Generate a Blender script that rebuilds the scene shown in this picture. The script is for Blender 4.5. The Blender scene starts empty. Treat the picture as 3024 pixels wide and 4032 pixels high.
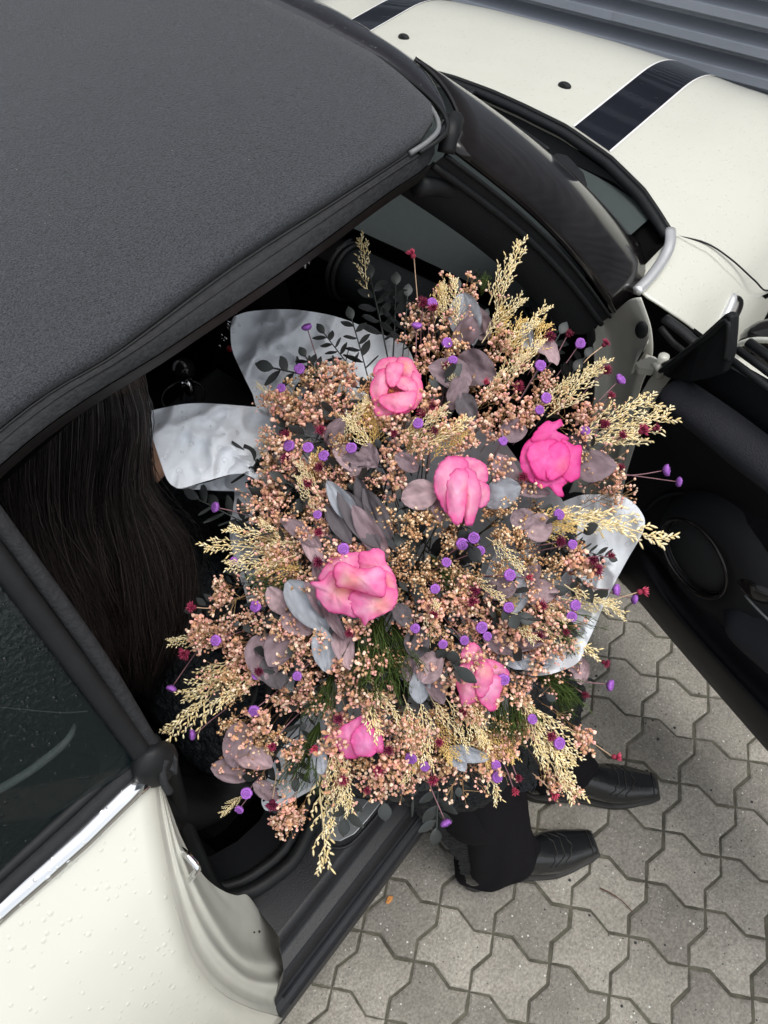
import bpy, bmesh, math, random
import numpy as np
from mathutils import Vector, Matrix, noise
random.seed(7); rng = np.random.default_rng(7)
# ------------------------------------------------------------------ camera, world, light
SC = bpy.context.scene
COL = SC.collection
FPX = 3000.0; PPX, PPY = 1512.0, 2016.0
VX = np.array([0.63727262, -0.64837976, 0.41651805])
VY = np.array([-0.76814347, -0.49097958, 0.41096796])
VZ = np.array([-0.06196145, -0.58184425, -0.81093653])
RM = np.stack([VX, VY, VZ])
CAM = np.array([0.0, -1.113, 1.85])
cam = bpy.data.cameras.new('camera'); co = bpy.data.objects.new('camera', cam); COL.objects.link(co)
bx = RM @ np.array([1, 0, 0]); by = RM @ np.array([0, -1, 0]); bz = RM @ np.array([0, 0, -1])
co.matrix_world = Matrix(((bx[0], by[0], bz[0], CAM[0]), (bx[1], by[1], bz[1], CAM[1]), (bx[2], by[2], bz[2], CAM[2]), (0, 0, 0, 1)))
cam.sensor_fit = 'VERTICAL'; cam.sensor_height = 36.0; cam.lens = 36.0 * FPX / 4032.0
cam.clip_start = 0.02; cam.clip_end = 300
SC.camera = co
W = bpy.data.worlds.new("World"); SC.world = W; W.use_nodes = True
nt = W.node_tree; nt.nodes.clear()
sky = nt.nodes.new('ShaderNodeTexSky'); sky.sky_type = 'NISHITA'; sky.sun_disc = False
sky.sun_elevation = math.radians(72); sky.sun_rotation = math.radians(150); sky.dust_density = 3.0; sky.air_density = 1.0
hs = nt.nodes.new('ShaderNodeHueSaturation'); hs.inputs['Saturation'].default_value = 0.22
bg = nt.nodes.new('ShaderNodeBackground'); bg.inputs['Strength'].default_value = 0.15
wo = nt.nodes.new('ShaderNodeOutputWorld')
nt.links.new(sky.outputs[0], hs.inputs['Color']); nt.links.new(hs.outputs[0], bg.inputs[0]); nt.links.new(bg.outputs[0], wo.inputs[0])
SUN_AZ = math.radians(150); SUN_EL = math.radians(72)
sun = bpy.data.lights.new('sun', 'SUN'); sun.energy = 0.9; sun.angle = math.radians(35); sun.color = (1.0, 0.97, 0.92)
so = bpy.data.objects.new('sun', sun); COL.objects.link(so)
sd = Vector((math.sin(SUN_AZ) * math.cos(SUN_EL), math.cos(SUN_AZ) * math.cos(SUN_EL), math.sin(SUN_EL)))
so.rotation_euler = sd.to_track_quat('Z', 'Y').to_euler(); so.location = (0, 0, 6)
vs = SC.view_settings; vs.view_transform = 'Standard'; vs.look = 'None'; vs.exposure = 0.62; vs.gamma = 1; vs.use_curve_mapping = False

# ------------------------------------------------------------------ geometry helpers
def V3(p): return np.array([p[0], p[1], p[2]], float)
def ray(u, v): return RM @ np.array([(u - PPX) / FPX, (v - PPY) / FPX, 1.0])
def at(u, v, z): d = ray(u, v); return CAM + d * ((z - CAM[2]) / d[2])
def aty(u, v, y): d = ray(u, v); return CAM + d * ((y - CAM[1]) / d[1])
def atx(u, v, x): d = ray(u, v); return CAM + d * ((x - CAM[0]) / d[0])
def atd(u, v, dep): return CAM + ray(u, v) * dep
def atpl(u, v, p0, n): d = ray(u, v); return CAM + d * (np.dot(np.array(p0) - CAM, n) / np.dot(d, n))
PZ = [0.10, 0.22, 0.30, 0.45, 0.60, 0.72, 0.80, 0.86, 0.90, 0.94, 0.97, 1.10]
PY = [0.845, 0.857, 0.853, 0.845, 0.832, 0.808, 0.775, 0.735, 0.702, 0.668, 0.64, 0.56]
def yb(z): return float(np.interp(z, PZ, PY))
def atbody(u, v, off=0.0, grow=0.0):
    d = ray(u, v); lo, hi = 0.3, 3.2
    f = lambda t: (CAM[1] + d[1] * t) + (yb(CAM[2] + d[2] * t) + grow) - off
    prev = lo
    for i in range(1, 240):
        t = lo + (hi - lo) * i / 240
        if f(t) > 0:
            a, b = prev, t
            for _ in range(30):
                m = (a + b) / 2
                if f(m) > 0: b = m
                else: a = m
            return CAM + d * a
        prev = t
    return CAM + d * hi
ORG = {}
def tag(o, label=None, cat=None, group=None, kind=None):
    if label: o['label'] = label
    if cat: o['category'] = cat
    if group: o['group'] = group
    if kind: o['kind'] = kind
    return o
def thing(name, loc, label, cat, group=None):
    o = bpy.data.objects.new(name, None); COL.objects.link(o); o.location = loc; o.empty_display_size = .05
    ORG[o] = V3(loc); return tag(o, label, cat, group)
def mesh(name, vs_, fs, mat, parent=None, smooth=True, loc=None, cols=None):
    me = bpy.data.meshes.new(name)
    org = ORG.get(parent, np.zeros(3)) if parent is not None else np.zeros(3)
    a = np.array([tuple(p) for p in vs_], float)
    o = bpy.data.objects.new(name, me)
    if loc is not None: org2 = V3(loc)
    else: org2 = a.mean(0) if len(a) else org
    me.from_pydata((a - org2).tolist(), [], [tuple(f) for f in fs]); me.update()
    if smooth: me.polygons.foreach_set('use_smooth', [True] * len(me.polygons))
    if mat is not None:
        for m_ in (mat if isinstance(mat, (list, tuple)) else [mat]): me.materials.append(m_)
    if cols is not None:
        ca = me.color_attributes.new('tone', 'FLOAT_COLOR', 'POINT')
        c4 = np.ones((len(a), 4)); c4[:, :3] = np.array(cols); ca.data.foreach_set('color', c4.ravel())
    o.location = org2 - org; ORG[o] = org2
    COL.objects.link(o)
    if parent is not None: o.parent = parent
    return o
def catmull(P, n, closed=False):
    P = np.array([V3(p) for p in P])
    if len(P) == 1: return np.repeat(P, n, 0)
    if closed: Q = np.vstack([P[-1], P, P[0], P[1]])
    else: Q = np.vstack([2 * P[0] - P[1], P, 2 * P[-1] - P[-2]])
    seg = len(Q) - 3; out = []
    for s in range(seg):
        p0, p1, p2, p3 = Q[s:s + 4]
        for t in np.linspace(0, 1, 12, endpoint=False):
            out.append(.5 * ((2 * p1) + (-p0 + p2) * t + (2 * p0 - 5 * p1 + 4 * p2 - p3) * t * t + (-p0 + 3 * p1 - 3 * p2 + p3) * t ** 3))
    out.append(Q[-2]); out = np.array(out)
    L = np.r_[0, np.cumsum(np.linalg.norm(np.diff(out, axis=0), axis=1))]
    k = n + 1 if closed else n
    s = np.linspace(0, L[-1], k)
    r = np.stack([np.interp(s, L, out[:, i]) for i in range(3)], 1)
    return r[:-1] if closed else r
def lin(P, n):
    P = np.array([V3(p) for p in P]); L = np.r_[0, np.cumsum(np.linalg.norm(np.diff(P, axis=0), axis=1))]
    s = np.linspace(0, L[-1], n); return np.stack([np.interp(s, L, P[:, i]) for i in range(3)], 1)
def grid_faces(nr, nc, closed=False):
    f = []
    for i in range(nr - 1):
        for j in range(nc - 1 if not closed else nc):
            k = (j + 1) % nc
            f.append((i * nc + j, i * nc + k, (i + 1) * nc + k, (i + 1) * nc + j))
    return f
def solid(o, t, off=0.0):
    m = o.modifiers.new('thickness', 'SOLIDIFY'); m.thickness = t; m.offset = off; return o
def bev(o, w, seg=2):
    m = o.modifiers.new('bevel', 'BEVEL'); m.width = w; m.segments = seg; m.limit_method = 'ANGLE'; m.angle_limit = math.radians(35); return o
def loft(name, rows, mat, parent, nu=24, nv=None, thick=None, off=0.0, fn=None, linear=False, hard=False):
    R_ = [(lin if hard else catmull)(r, nu) for r in rows]
    if nv is None: nv = 3 * (len(rows) - 1) + 1
    A = np.array(R_)
    if len(rows) == 2 or linear:
        t = np.linspace(0, len(rows) - 1, nv); G = np.zeros((nv, nu, 3))
        for k, tt in enumerate(t):
            i = min(int(tt), len(rows) - 2); G[k] = A[i] * (1 - (tt - i)) + A[i + 1] * (tt - i)
    else:
        G = np.stack([catmull_u(A[:, j], nv) for j in range(nu)], 1)
    if fn is not None: G = fn(G)
    o = mesh(name, G.reshape(-1, 3), grid_faces(nv, nu), mat, parent)
    if thick: solid(o, thick, off)
    return o
def catmull_u(P, n):
    Q = np.vstack([2 * P[0] - P[1], P, 2 * P[-1] - P[-2]]); out = []
    for tt in np.linspace(0, len(P) - 1, n):
        s = min(int(tt), len(P) - 2); t = tt - s; p0, p1, p2, p3 = Q[s:s + 4]
        out.append(.5 * ((2 * p1) + (-p0 + p2) * t + (2 * p0 - 5 * p1 + 4 * p2 - p3) * t * t + (-p0 + 3 * p1 - 3 * p2 + p3) * t ** 3))
    return np.array(out)
def sweep_vf(P, r, sides=8, closed=False, sq=1.0, ref=None, base=0):
    P = np.array(P, float); n = len(P)
    rr = np.broadcast_to(np.array(r, float), (n,)) if np.ndim(r) < 2 else r
    T = np.zeros_like(P)
    if closed: T = np.roll(P, -1, 0) - np.roll(P, 1, 0)
    else: T[1:-1] = P[2:] - P[:-2]; T[0] = P[1] - P[0]; T[-1] = P[-1] - P[-2]
    T /= np.linalg.norm(T, axis=1)[:, None] + 1e-12
    u = np.array(ref if ref is not None else ([0, 0, 1] if abs(T[0][2]) < .9 else [1, 0, 0]), float)
    vs_ = []
    for i in range(n):
        u = (np.array(ref, float) if ref is not None else u); u = u - T[i] * np.dot(u, T[i]); u /= np.linalg.norm(u) + 1e-12
        w = np.cross(T[i], u)
        for k in range(sides):
            a = 2 * math.pi * k / sides
            vs_.append(P[i] + (u * math.cos(a) * sq + w * math.sin(a)) * rr[i])
    f = []
    for i in range(n if closed else n - 1):
        for k in range(sides):
            a, b = i * sides + k, i * sides + (k + 1) % sides; i2 = (i + 1) % n
            f.append((base + a, base + b, base + i2 * sides + (k + 1) % sides, base + i2 * sides + k))
    if not closed:
        f.append(tuple(base + k for k in range(sides))[::-1]); f.append(tuple(base + (n - 1) * sides + k for k in range(sides)))
    return vs_, f
def tube(name, P, r, mat, parent, n=None, sides=8, closed=False, sq=1.0, ref=None):
    if n: P = catmull(P, n, closed)
    v, f = sweep_vf(P, r, sides, closed, sq, ref); return mesh(name, v, f, mat, parent)
def extrude_poly(name, P, nrm, depth, mat, parent, bevel=None, smooth=False):
    P = [V3(p) for p in P]; n = len(P); nrm = np.array(nrm, float); nrm /= np.linalg.norm(nrm)
    v = P + [p - nrm * depth for p in P]
    f = [tuple(range(n)), tuple(range(2 * n - 1, n - 1, -1))] + [(i, i + n, (i + 1) % n + n, (i + 1) % n) for i in range(n)]
    o = mesh(name, v, f, mat, parent, smooth=smooth)
    if bevel: bev(o, bevel, 2); 
    return o
def box(name, c, s, mat, parent, rz=0.0, bevel=None, R=None):
    c = V3(c); v = []
    for dz in (-.5, .5):
        for dx, dy in ((-.5, -.5), (.5, -.5), (.5, .5), (-.5, .5)):
            p = np.array([dx * s[0], dy * s[1], dz * s[2]])
            if R is not None: p = np.array(R) @ p
            else: p = np.array([p[0] * math.cos(rz) - p[1] * math.sin(rz), p[0] * math.sin(rz) + p[1] * math.cos(rz), p[2]])
            v.append(c + p)
    f = [(3, 2, 1, 0), (4, 5, 6, 7), (0, 1, 5, 4), (1, 2, 6, 5), (2, 3, 7, 6), (3, 0, 4, 7)]
    o = mesh(name, v, f, mat, parent, smooth=False)
    if bevel: bev(o, bevel, 3)
    return o
def ellipsoid_vf(c, r, nu=16, nv=10, base=0, R=None):
    v = []; f = []
    for i in range(nv + 1):
        th = math.pi * i / nv
        for j in range(nu):
            ph = 2 * math.pi * j / nu
            p = np.array([r[0] * math.sin(th) * math.cos(ph), r[1] * math.sin(th) * math.sin(ph), r[2] * math.cos(th)])
            if R is not None: p = R @ p
            v.append(V3(c) + p)
    for i in range(nv):
        for j in range(nu):
            k = (j + 1) % nu; f.append((base + i * nu + j, base + (i + 1) * nu + j, base + (i + 1) * nu + k, base + i * nu + k))
    return v, f
def fbm(p, s=1.0, o=3): return noise.fractal(Vector(p) * s, 1.0, 2.0, o)
def px(L, z): return [at(u, v, z) for u, v in L]

# ------------------------------------------------------------------ materials
def M(name, col, rough=.5, metal=0.0, coat=0.0, var=0.0, vscale=20, bump=0.0, bscale=60, spec=.5, sheen=0.0, tone=False, objvar=0.0, drops=0.0, dscale=90, trans=0.0, alpha=1.0, subs=0.0, flake=None, detail=4, aniso=None):
    m = bpy.data.materials.new(name); m.use_nodes = True; t = m.node_tree; N = t.nodes; L = t.links
    b = N['Principled BSDF']; b.inputs['Roughness'].default_value = rough; b.inputs['Metallic'].default_value = metal
    b.inputs['Coat Weight'].default_value = coat; b.inputs['Coat Roughness'].default_value = .04
    b.inputs['Specular IOR Level'].default_value = spec; b.inputs['Sheen Weight'].default_value = sheen
    b.inputs['Transmission Weight'].default_value = trans; b.inputs['Alpha'].default_value = alpha
    if subs: b.inputs['Subsurface Weight'].default_value = subs; b.inputs['Subsurface Scale'].default_value = .004
    tc = N.new('ShaderNodeTexCoord'); src = None
    if tone:
        at_ = N.new('ShaderNodeAttribute'); at_.attribute_name = 'tone'; src = at_.outputs['Color']
    else:
        rgb = N.new('ShaderNodeRGB'); rgb.outputs[0].default_value = (*col, 1); src = rgb.outputs[0]
    def mul(src, fac_sock, lo, hi):
        mr = N.new('ShaderNodeMapRange'); mr.inputs['From Min'].default_value = .25 if var else 0; mr.inputs['From Max'].default_value = .75 if var else 1; mr.inputs['To Min'].default_value = lo; mr.inputs['To Max'].default_value = hi
        L.new(fac_sock, mr.inputs['Value'])
        mx = N.new('ShaderNodeVectorMath'); mx.operation = 'SCALE'; L.new(src, mx.inputs[0]); L.new(mr.outputs[0], mx.inputs['Scale'])
        return mx.outputs[0]
    if var:
        nz = N.new('ShaderNodeTexNoise'); nz.inputs['Scale'].default_value = vscale; nz.inputs['Detail'].default_value = detail; nz.inputs['Roughness'].default_value = .65
        if aniso:
            mp = N.new('ShaderNodeMapping'); mp.inputs['Scale'].default_value = aniso; L.new(tc.outputs['Object'], mp.inputs[0]); L.new(mp.outputs[0], nz.inputs['Vector'])
        else: L.new(tc.outputs['Object'], nz.inputs['Vector'])
        src = mul(src, nz.outputs['Fac'], max(.02, 1 - var * 1.2), 1 + var * 1.2)
    if objvar:
        oi = N.new('ShaderNodeObjectInfo'); src = mul(src, oi.outputs['Random'], 1 - objvar, 1 + objvar)
    if flake:
        fs, fcol, thr = flake
        vo = N.new('ShaderNodeTexVoronoi'); vo.inputs['Scale'].default_value = fs; L.new(tc.outputs['Object'], vo.inputs['Vector'])
        wn = N.new('ShaderNodeMath'); wn.operation = 'LESS_THAN'; wn.inputs[1].default_value = thr; L.new(vo.outputs['Distance'], wn.inputs[0])
        mix = N.new('ShaderNodeMix'); mix.data_type = 'RGBA'; L.new(wn.outputs[0], mix.inputs['Factor']); L.new(src, mix.inputs['A']); mix.inputs['B'].default_value = (*fcol, 1); src = mix.outputs['Result']
    L.new(src, b.inputs['Base Color'])
    last = None
    if bump:
        n2 = N.new('ShaderNodeTexNoise'); n2.inputs['Scale'].default_value = bscale; n2.inputs['Detail'].default_value = 3; L.new(tc.outputs['Object'], n2.inputs['Vector'])
        bp = N.new('ShaderNodeBump'); bp.inputs['Strength'].default_value = min(1, bump); bp.inputs['Distance'].default_value = .002 * max(1, bump); L.new(n2.outputs['Fac'], bp.inputs['Height']); last = bp
    if drops:
        vo = N.new('ShaderNodeTexVoronoi'); vo.inputs['Scale'].default_value = dscale; vo.inputs['Randomness'].default_value = 1; L.new(tc.outputs['Object'], vo.inputs['Vector'])
        # only some cells carry a drop, each of its own size
        sp = N.new('ShaderNodeSeparateColor'); L.new(vo.outputs['Color'], sp.inputs[0])
        mr = N.new('ShaderNodeMapRange'); mr.inputs['From Min'].default_value = .45; mr.inputs['From Max'].default_value = 1; mr.inputs['To Min'].default_value = 0.02; mr.inputs['To Max'].default_value = .42; L.new(sp.outputs[0], mr.inputs['Value'])
        dv = N.new('ShaderNodeMath'); dv.operation = 'DIVIDE'; L.new(vo.outputs['Distance'], dv.inputs[0]); L.new(mr.outputs[0], dv.inputs[1])
        s2 = N.new('ShaderNodeMath'); s2.operation = 'SUBTRACT'; s2.inputs[0].default_value = 1; L.new(dv.outputs[0], s2.inputs[1]); s2.use_clamp = True
        pw = N.new('ShaderNodeMath'); pw.operation = 'POWER'; pw.inputs[1].default_value = .5; L.new(s2.outputs[0], pw.inputs[0])
        bp = N.new('ShaderNodeBump'); bp.inputs['Strength'].default_value = drops; bp.inputs['Distance'].default_value = .002; L.new(pw.outputs[0], bp.inputs['Height'])
        if last: L.new(last.outputs[0], bp.inputs['Normal'])
        last = bp
        if coat: L.new(bp.outputs[0], b.inputs['Coat Normal'])
    if last: L.new(last.outputs[0], b.inputs['Normal'])
    return m
m_white = M('cream_paint', (.66, .66, .585), .34, coat=.6, var=.02, vscale=3, drops=.42, dscale=125)
m_jamb = M('jamb_paint', (.56, .56, .50), .42, var=.05, vscale=14, coat=.25, bump=.15, bscale=25)
m_stripe = M('stripe_vinyl', (.006, .007, .012), .12, coat=.6, drops=.35, dscale=55)
m_pin = M('pinstripe_vinyl', (.86, .86, .86), .35)
m_fabric = M('soft_top_fabric', (.034, .037, .043), .9, var=.75, vscale=480, bump=.9, bscale=600, sheen=.15, spec=.35, flake=(38, (.33, .34, .33), .022), detail=2)
m_fabric_edge = M('fabric_binding', (.021, .022, .024), .75, spec=.3, var=.3, vscale=120, bump=.8, bscale=200)
m_piping = M('grey_piping', (.17, .175, .18), .45, var=.1)
m_header = M('header_trim', (.014, .013, .016), .25, coat=.5, drops=1.0, dscale=140)
m_gloss = M('gloss_black', (.012, .010, .010), .11, spec=.42, var=.5, vscale=9)
m_rub = M('black_rubber', (.010, .011, .012), .55, spec=.3, var=.25, vscale=30, bump=.3, bscale=40)
m_plast = M('black_plastic', (.010, .011, .013), .45, spec=.3, var=.12, vscale=60, bump=.5, bscale=900)
m_soft = M('padded_vinyl', (.016, .017, .022), .5, spec=.35, bump=.9, bscale=700, var=.08)
m_sill = M('sill_plastic', (.016, .017, .020), .42, spec=.35, var=.25, vscale=9, bump=.35, bscale=500)
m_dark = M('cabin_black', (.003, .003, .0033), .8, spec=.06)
m_dash = M('dashboard_vinyl', (.045, .058, .058), .6, var=.06, vscale=60, bump=.6, bscale=800)
m_chrome = M('chrome', (.82, .83, .84), .07, metal=1.0, drops=.5, dscale=120)
m_alu = M('brushed_aluminium', (.42, .44, .45), .38, metal=.75, var=.12, vscale=40, aniso=(1, 14, 1))
m_glass = M('tinted_glass', (.007, .014, .015), .05, spec=.6, coat=.2, drops=1.0, dscale=170, alpha=.50, bump=.35, bscale=160)
m_wind = M('windscreen_glass', (.02, .035, .03), .02, spec=.8, coat=1.0, alpha=.5)
m_leather = M('boot_leather', (.010, .011, .012), .26, coat=.25, bump=.35, bscale=160, var=.1)
m_sole = M('boot_sole', (.018, .017, .016), .6, var=.2)
m_trouser = M('trouser_cloth', (.008, .007, .009), .85, bump=.3, bscale=900, spec=.12)
m_fur = M('curly_fur', (.007, .009, .012), .6, var=.8, vscale=110, bump=4.0, bscale=120, spec=.3)
m_skin = M('skin', (.62, .36, .25), .5, subs=.15, var=.04)
m_hair = M('hair', (.012, .008, .006), .24, tone=True, spec=1.0)
m_hairbase = M('hair_mass', (.004, .003, .003), .6, spec=.1, var=.3, vscale=60)
def paver_mat():
    m = M('concrete_paver', (.280, .262, .226), .88, var=.14, vscale=9, objvar=.17, bump=1.2, bscale=220)
    t = m.node_tree; N = t.nodes; L = t.links; b = N['Principled BSDF']
    src = b.inputs['Base Color'].links[0].from_socket; g = N.new('ShaderNodeNewGeometry')
    fine = N.new('ShaderNodeTexNoise'); fine.inputs['Scale'].default_value = 190; fine.inputs['Detail'].default_value = 3; L.new(g.outputs['Position'], fine.inputs['Vector'])
    mr = N.new('ShaderNodeMapRange'); mr.inputs['From Min'].default_value = .3; mr.inputs['From Max'].default_value = .7; mr.inputs['To Min'].default_value = .72; mr.inputs['To Max'].default_value = 1.25; L.new(fine.outputs['Fac'], mr.inputs['Value'])
    sc = N.new('ShaderNodeVectorMath'); sc.operation = 'SCALE'; L.new(src, sc.inputs[0]); L.new(mr.outputs[0], sc.inputs['Scale']); src = sc.outputs[0]
    big = N.new('ShaderNodeTexNoise'); big.inputs['Scale'].default_value = 5.5; big.inputs['Detail'].default_value = 4; L.new(g.outputs['Position'], big.inputs['Vector'])
    mrb = N.new('ShaderNodeMapRange'); mrb.inputs['From Min'].default_value = .3; mrb.inputs['From Max'].default_value = .7; mrb.inputs['To Min'].default_value = .84; mrb.inputs['To Max'].default_value = 1.12; L.new(big.outputs['Fac'], mrb.inputs['Value'])
    sc = N.new('ShaderNodeVectorMath'); sc.operation = 'SCALE'; L.new(src, sc.inputs[0]); L.new(mrb.outputs[0], sc.inputs['Scale']); src = sc.outputs[0]
    for scale, colr, sel, thr in ((105, (.62, .62, .57), .86, .24), (60, (.03, .03, .032), .91, .25), (210, (.50, .49, .45), .84, .30), (150, (.05, .05, .045), .90, .28)):
        vo = N.new('ShaderNodeTexVoronoi'); vo.inputs['Scale'].default_value = scale; L.new(g.outputs['Position'], vo.inputs['Vector'])
        sp = N.new('ShaderNodeSeparateColor'); L.new(vo.outputs['Color'], sp.inputs[0])
        a = N.new('ShaderNodeMath'); a.operation = 'GREATER_THAN'; a.inputs[1].default_value = sel; L.new(sp.outputs[0], a.inputs[0])
        mt = N.new('ShaderNodeMath'); mt.operation = 'MULTIPLY'; mt.inputs[1].default_value = thr; L.new(sp.outputs[1], mt.inputs[0])
        c = N.new('ShaderNodeMath'); c.operation = 'LESS_THAN'; L.new(mt.outputs[0], c.inputs[1]); L.new(vo.outputs['Distance'], c.inputs[0])
        d = N.new('ShaderNodeMath'); d.operation = 'MULTIPLY'; L.new(a.outputs[0], d.inputs[0]); L.new(c.outputs[0], d.inputs[1])
        mx = N.new('ShaderNodeMix'); mx.data_type = 'RGBA'; L.new(d.outputs[0], mx.inputs['Factor']); L.new(src, mx.inputs['A']); mx.inputs['B'].default_value = (*colr, 1); src = mx.outputs['Result']
    L.new(src, b.inputs['Base Color']); return m
m_paver = paver_mat()
m_joint = M('joint_sand', (.095, .090, .068), .95, var=.5, vscale=28, bump=1.5, bscale=120)
m_wall = M('coated_steel', (.36, .39, .44), .45, var=.08, vscale=3, coat=.15)
m_wallbolt = M('wall_screw', (.05, .055, .06), .4, metal=.5)

# ------------------------------------------------------------------ ground and pavers
gr = mesh('ground', [(-30, -30, -.0045), (30, -30, -.0045), (30, 30, -.0045), (-30, 30, -.0045)], [(0, 1, 2, 3)], m_joint, None, smooth=False, loc=(0, 0, 0))
tag(gr, kind='structure')
S = 1.85
LA = np.array([0.0155326, -0.06597603]) * S; LB = np.array([0.06354225, 0.01182912]) * S
LO = CAM[:2] + np.array([0.14644193, -0.04034431]) * S
ang = math.radians(16.4); rot = lambda v, a: np.array([v[0] * math.cos(a) - v[1] * math.sin(a), v[0] * math.sin(a) + v[1] * math.cos(a)])
e1 = rot(LA, ang); e1 /= np.linalg.norm(e1); e2 = rot(LB, ang); e2 /= np.linalg.norm(e2)
def edge(vec, e):   # straight - diagonal - straight joint line
    w = vec @ e; return [np.zeros(2), e * w * .34, vec - e * w * .34, vec]
EA = edge(LA, e1); EB = edge(LB, e2)
def paver_vf(joint, top, bevel):
    out = []
    out += [p for p in EA[:-1]]; out += [LA + p for p in EB[:-1]]
    out += [LB + p for p in EA[::-1][:-1]]; out += [p for p in EB[::-1][:-1]]
    P = np.array(out); c = P.mean(0)
    # denser outline, shrunk by the joint
    Q = []
    for i in range(len(P)):
        a, b = P[i], P[(i + 1) % len(P)]
        for t in (0, .5): Q.append(a * (1 - t) + b * t)
    Q = np.array(Q); n = len(Q)
    area = sum(Q[i][0] * Q[(i + 1) % n][1] - Q[(i + 1) % n][0] * Q[i][1] for i in range(n))
    sgn = 1 if area > 0 else -1
    def inset(d):
        r = []
        for i in range(n):
            t1 = Q[i] - Q[i - 1]; t2 = Q[(i + 1) % n] - Q[i]; t1 /= np.linalg.norm(t1); t2 /= np.linalg.norm(t2)
            nn_ = np.array([-t1[1] - t2[1], t1[0] + t2[0]]) * sgn; nn_ /= np.linalg.norm(nn_); r.append(Q[i] + nn_ * d)
        return np.array(r)
    rings = [(inset(joint), -.012), (inset(joint + .0006), top - bevel), (inset(joint + bevel * .55), top - bevel * .25), (inset(joint + bevel * 1.5), top)]
    v = []; f = []
    for R_, z in rings: v += [(p[0] - c[0], p[1] - c[1], z) for p in R_]
    for k in range(3):
        for i in range(n): f.append((k * n + i, k * n + (i + 1) % n, (k + 1) * n + (i + 1) % n, (k + 1) * n + i))
    f.append(tuple(3 * n + i for i in range(n)))
    if sgn < 0: f = [t[::-1] for t in f]
    return v, f, c
pv, pf, pc = paver_vf(.0015, 0.0, .0046)
pme = []
for k in range(1):
    me = bpy.data.meshes.new('paver'); me.from_pydata(pv, [], pf); me.update(); me.materials.append(m_paver); pme.append(me)
cells = []
for i in range(-26, 27):
    for j in range(-26, 40):
        c = LO + LA * i + LB * j + pc
        if -1.6 < c[0] < 2.9 and -3.4 < c[1] < -.55:
            q = RM.T @ (np.array([c[0], c[1], 0]) - CAM); u = q[0] / q[2] * FPX + PPX; v = q[1] / q[2] * FPX + PPY
            d = max(0, 900 - u, u - 3024, v - 4032, 2100 - v); cells.append((d, c))
cells.sort(key=lambda t: t[0])
sv = []; sf = []
for k, (d, c) in enumerate(cells):
    zz = -.0015 + .0022 * fbm((c[0] * 3, c[1] * 3, 4)); rz = random.gauss(0, .008); tx, ty = random.gauss(0, .006), random.gauss(0, .006)
    if k < 290:
        o = bpy.data.objects.new('paver', pme[0]); COL.objects.link(o); o.parent = gr; o.location = (c[0] + random.gauss(0, .0006), c[1] + random.gauss(0, .0006), zz); o.rotation_euler = (tx, ty, rz)
    else:
        b0 = len(sv); sv += [(p[0] + c[0], p[1] + c[1], p[2] + zz) for p in pv]; sf += [tuple(b0 + q for q in t) for t in pf]
o = mesh('paver_field', sv, sf, m_paver, gr, smooth=False, loc=(0, 0, 0)); tag(o, kind='stuff')

# ------------------------------------------------------------------ corrugated wall in front of the car
wl = thing('corrugated_wall', (3.0, 0, 0), 'blue grey corrugated steel wall with horizontal ribs in front of the car', 'wall')
per = .0905; prof = [(0, -.100), (.34, -.094), (.42, -.002), (.965, 0), (1.0, 0)]
for k in range(6):
    y0, y1 = -4.5 + 1.6 * k, -2.9 + 1.6 * k
    v = []; f = []
    pts = []
    for r in range(40):
        for t, x in prof[:-1]: pts.append((3.0 + x - .002 * (k % 2), .02 + (r + t) * per + .0))
    for x, z in pts: v += [(x, y0, z), (x, y1 + .03, z)]
    for i in range(len(pts) - 1): f.append((2 * i, 2 * i + 1, 2 * i + 3, 2 * i + 2))
    o = mesh('steel_sheet', v, f, m_wall, wl, smooth=False); bev(o, .003, 2)

# ------------------------------------------------------------------ the car
car = thing('convertible_car', (1.0, 0, 0), 'cream white convertible with black soft top, black bonnet stripes and open passenger door', 'car')
def zs(L): return [at(*p) for p in L]
def mir(P): return [np.array([p[0], -p[1], p[2]]) for p in P][::-1]
# soft top
seam = zs([(0, 1690, 1.332), (456, 1390, 1.346), (911, 1048, 1.357), (1300, 800, 1.366), (1512, 665, 1.37), (1640, 580, 1.37)])
back = [np.array([-.95, -.47, 1.04]), np.array([-.62, -.485, 1.17]), np.array([-.25, -.492, 1.275])]
seam = back + seam
pip = zs([(1640, 580, 1.37), (1712, 545, 1.368), (1722, 515, 1.368), (1693, 446, 1.372), (1585, 325, 1.385), (1482, 241, 1.392), (1241, 120, 1.402), (1000, 6, 1.407)])
sx = catmull(seam, 60)
def roof_row(i):
    p = sx[i]; w = p[1]; P = []
    for t in np.linspace(-1, 1, 41):
        y = w * -t
        z = p[2] + .062 * (1 - abs(t) ** 2.1) * (1 if p[0] > -.5 else .8) - .010 * abs(t) ** 14
        P.append((p[0], y, z))
    return P
front_x = lambda y: float(np.interp(abs(y), [0, .173, .304, .416, .471, .531, .552, .562, .57], [.812, .803, .790, .779, .765, .744, .722, .69, .66]))
xmax = .64
V_ = []; nr, nc = 70, 61
ts = np.concatenate([np.linspace(-1, 1, nc)])
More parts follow.
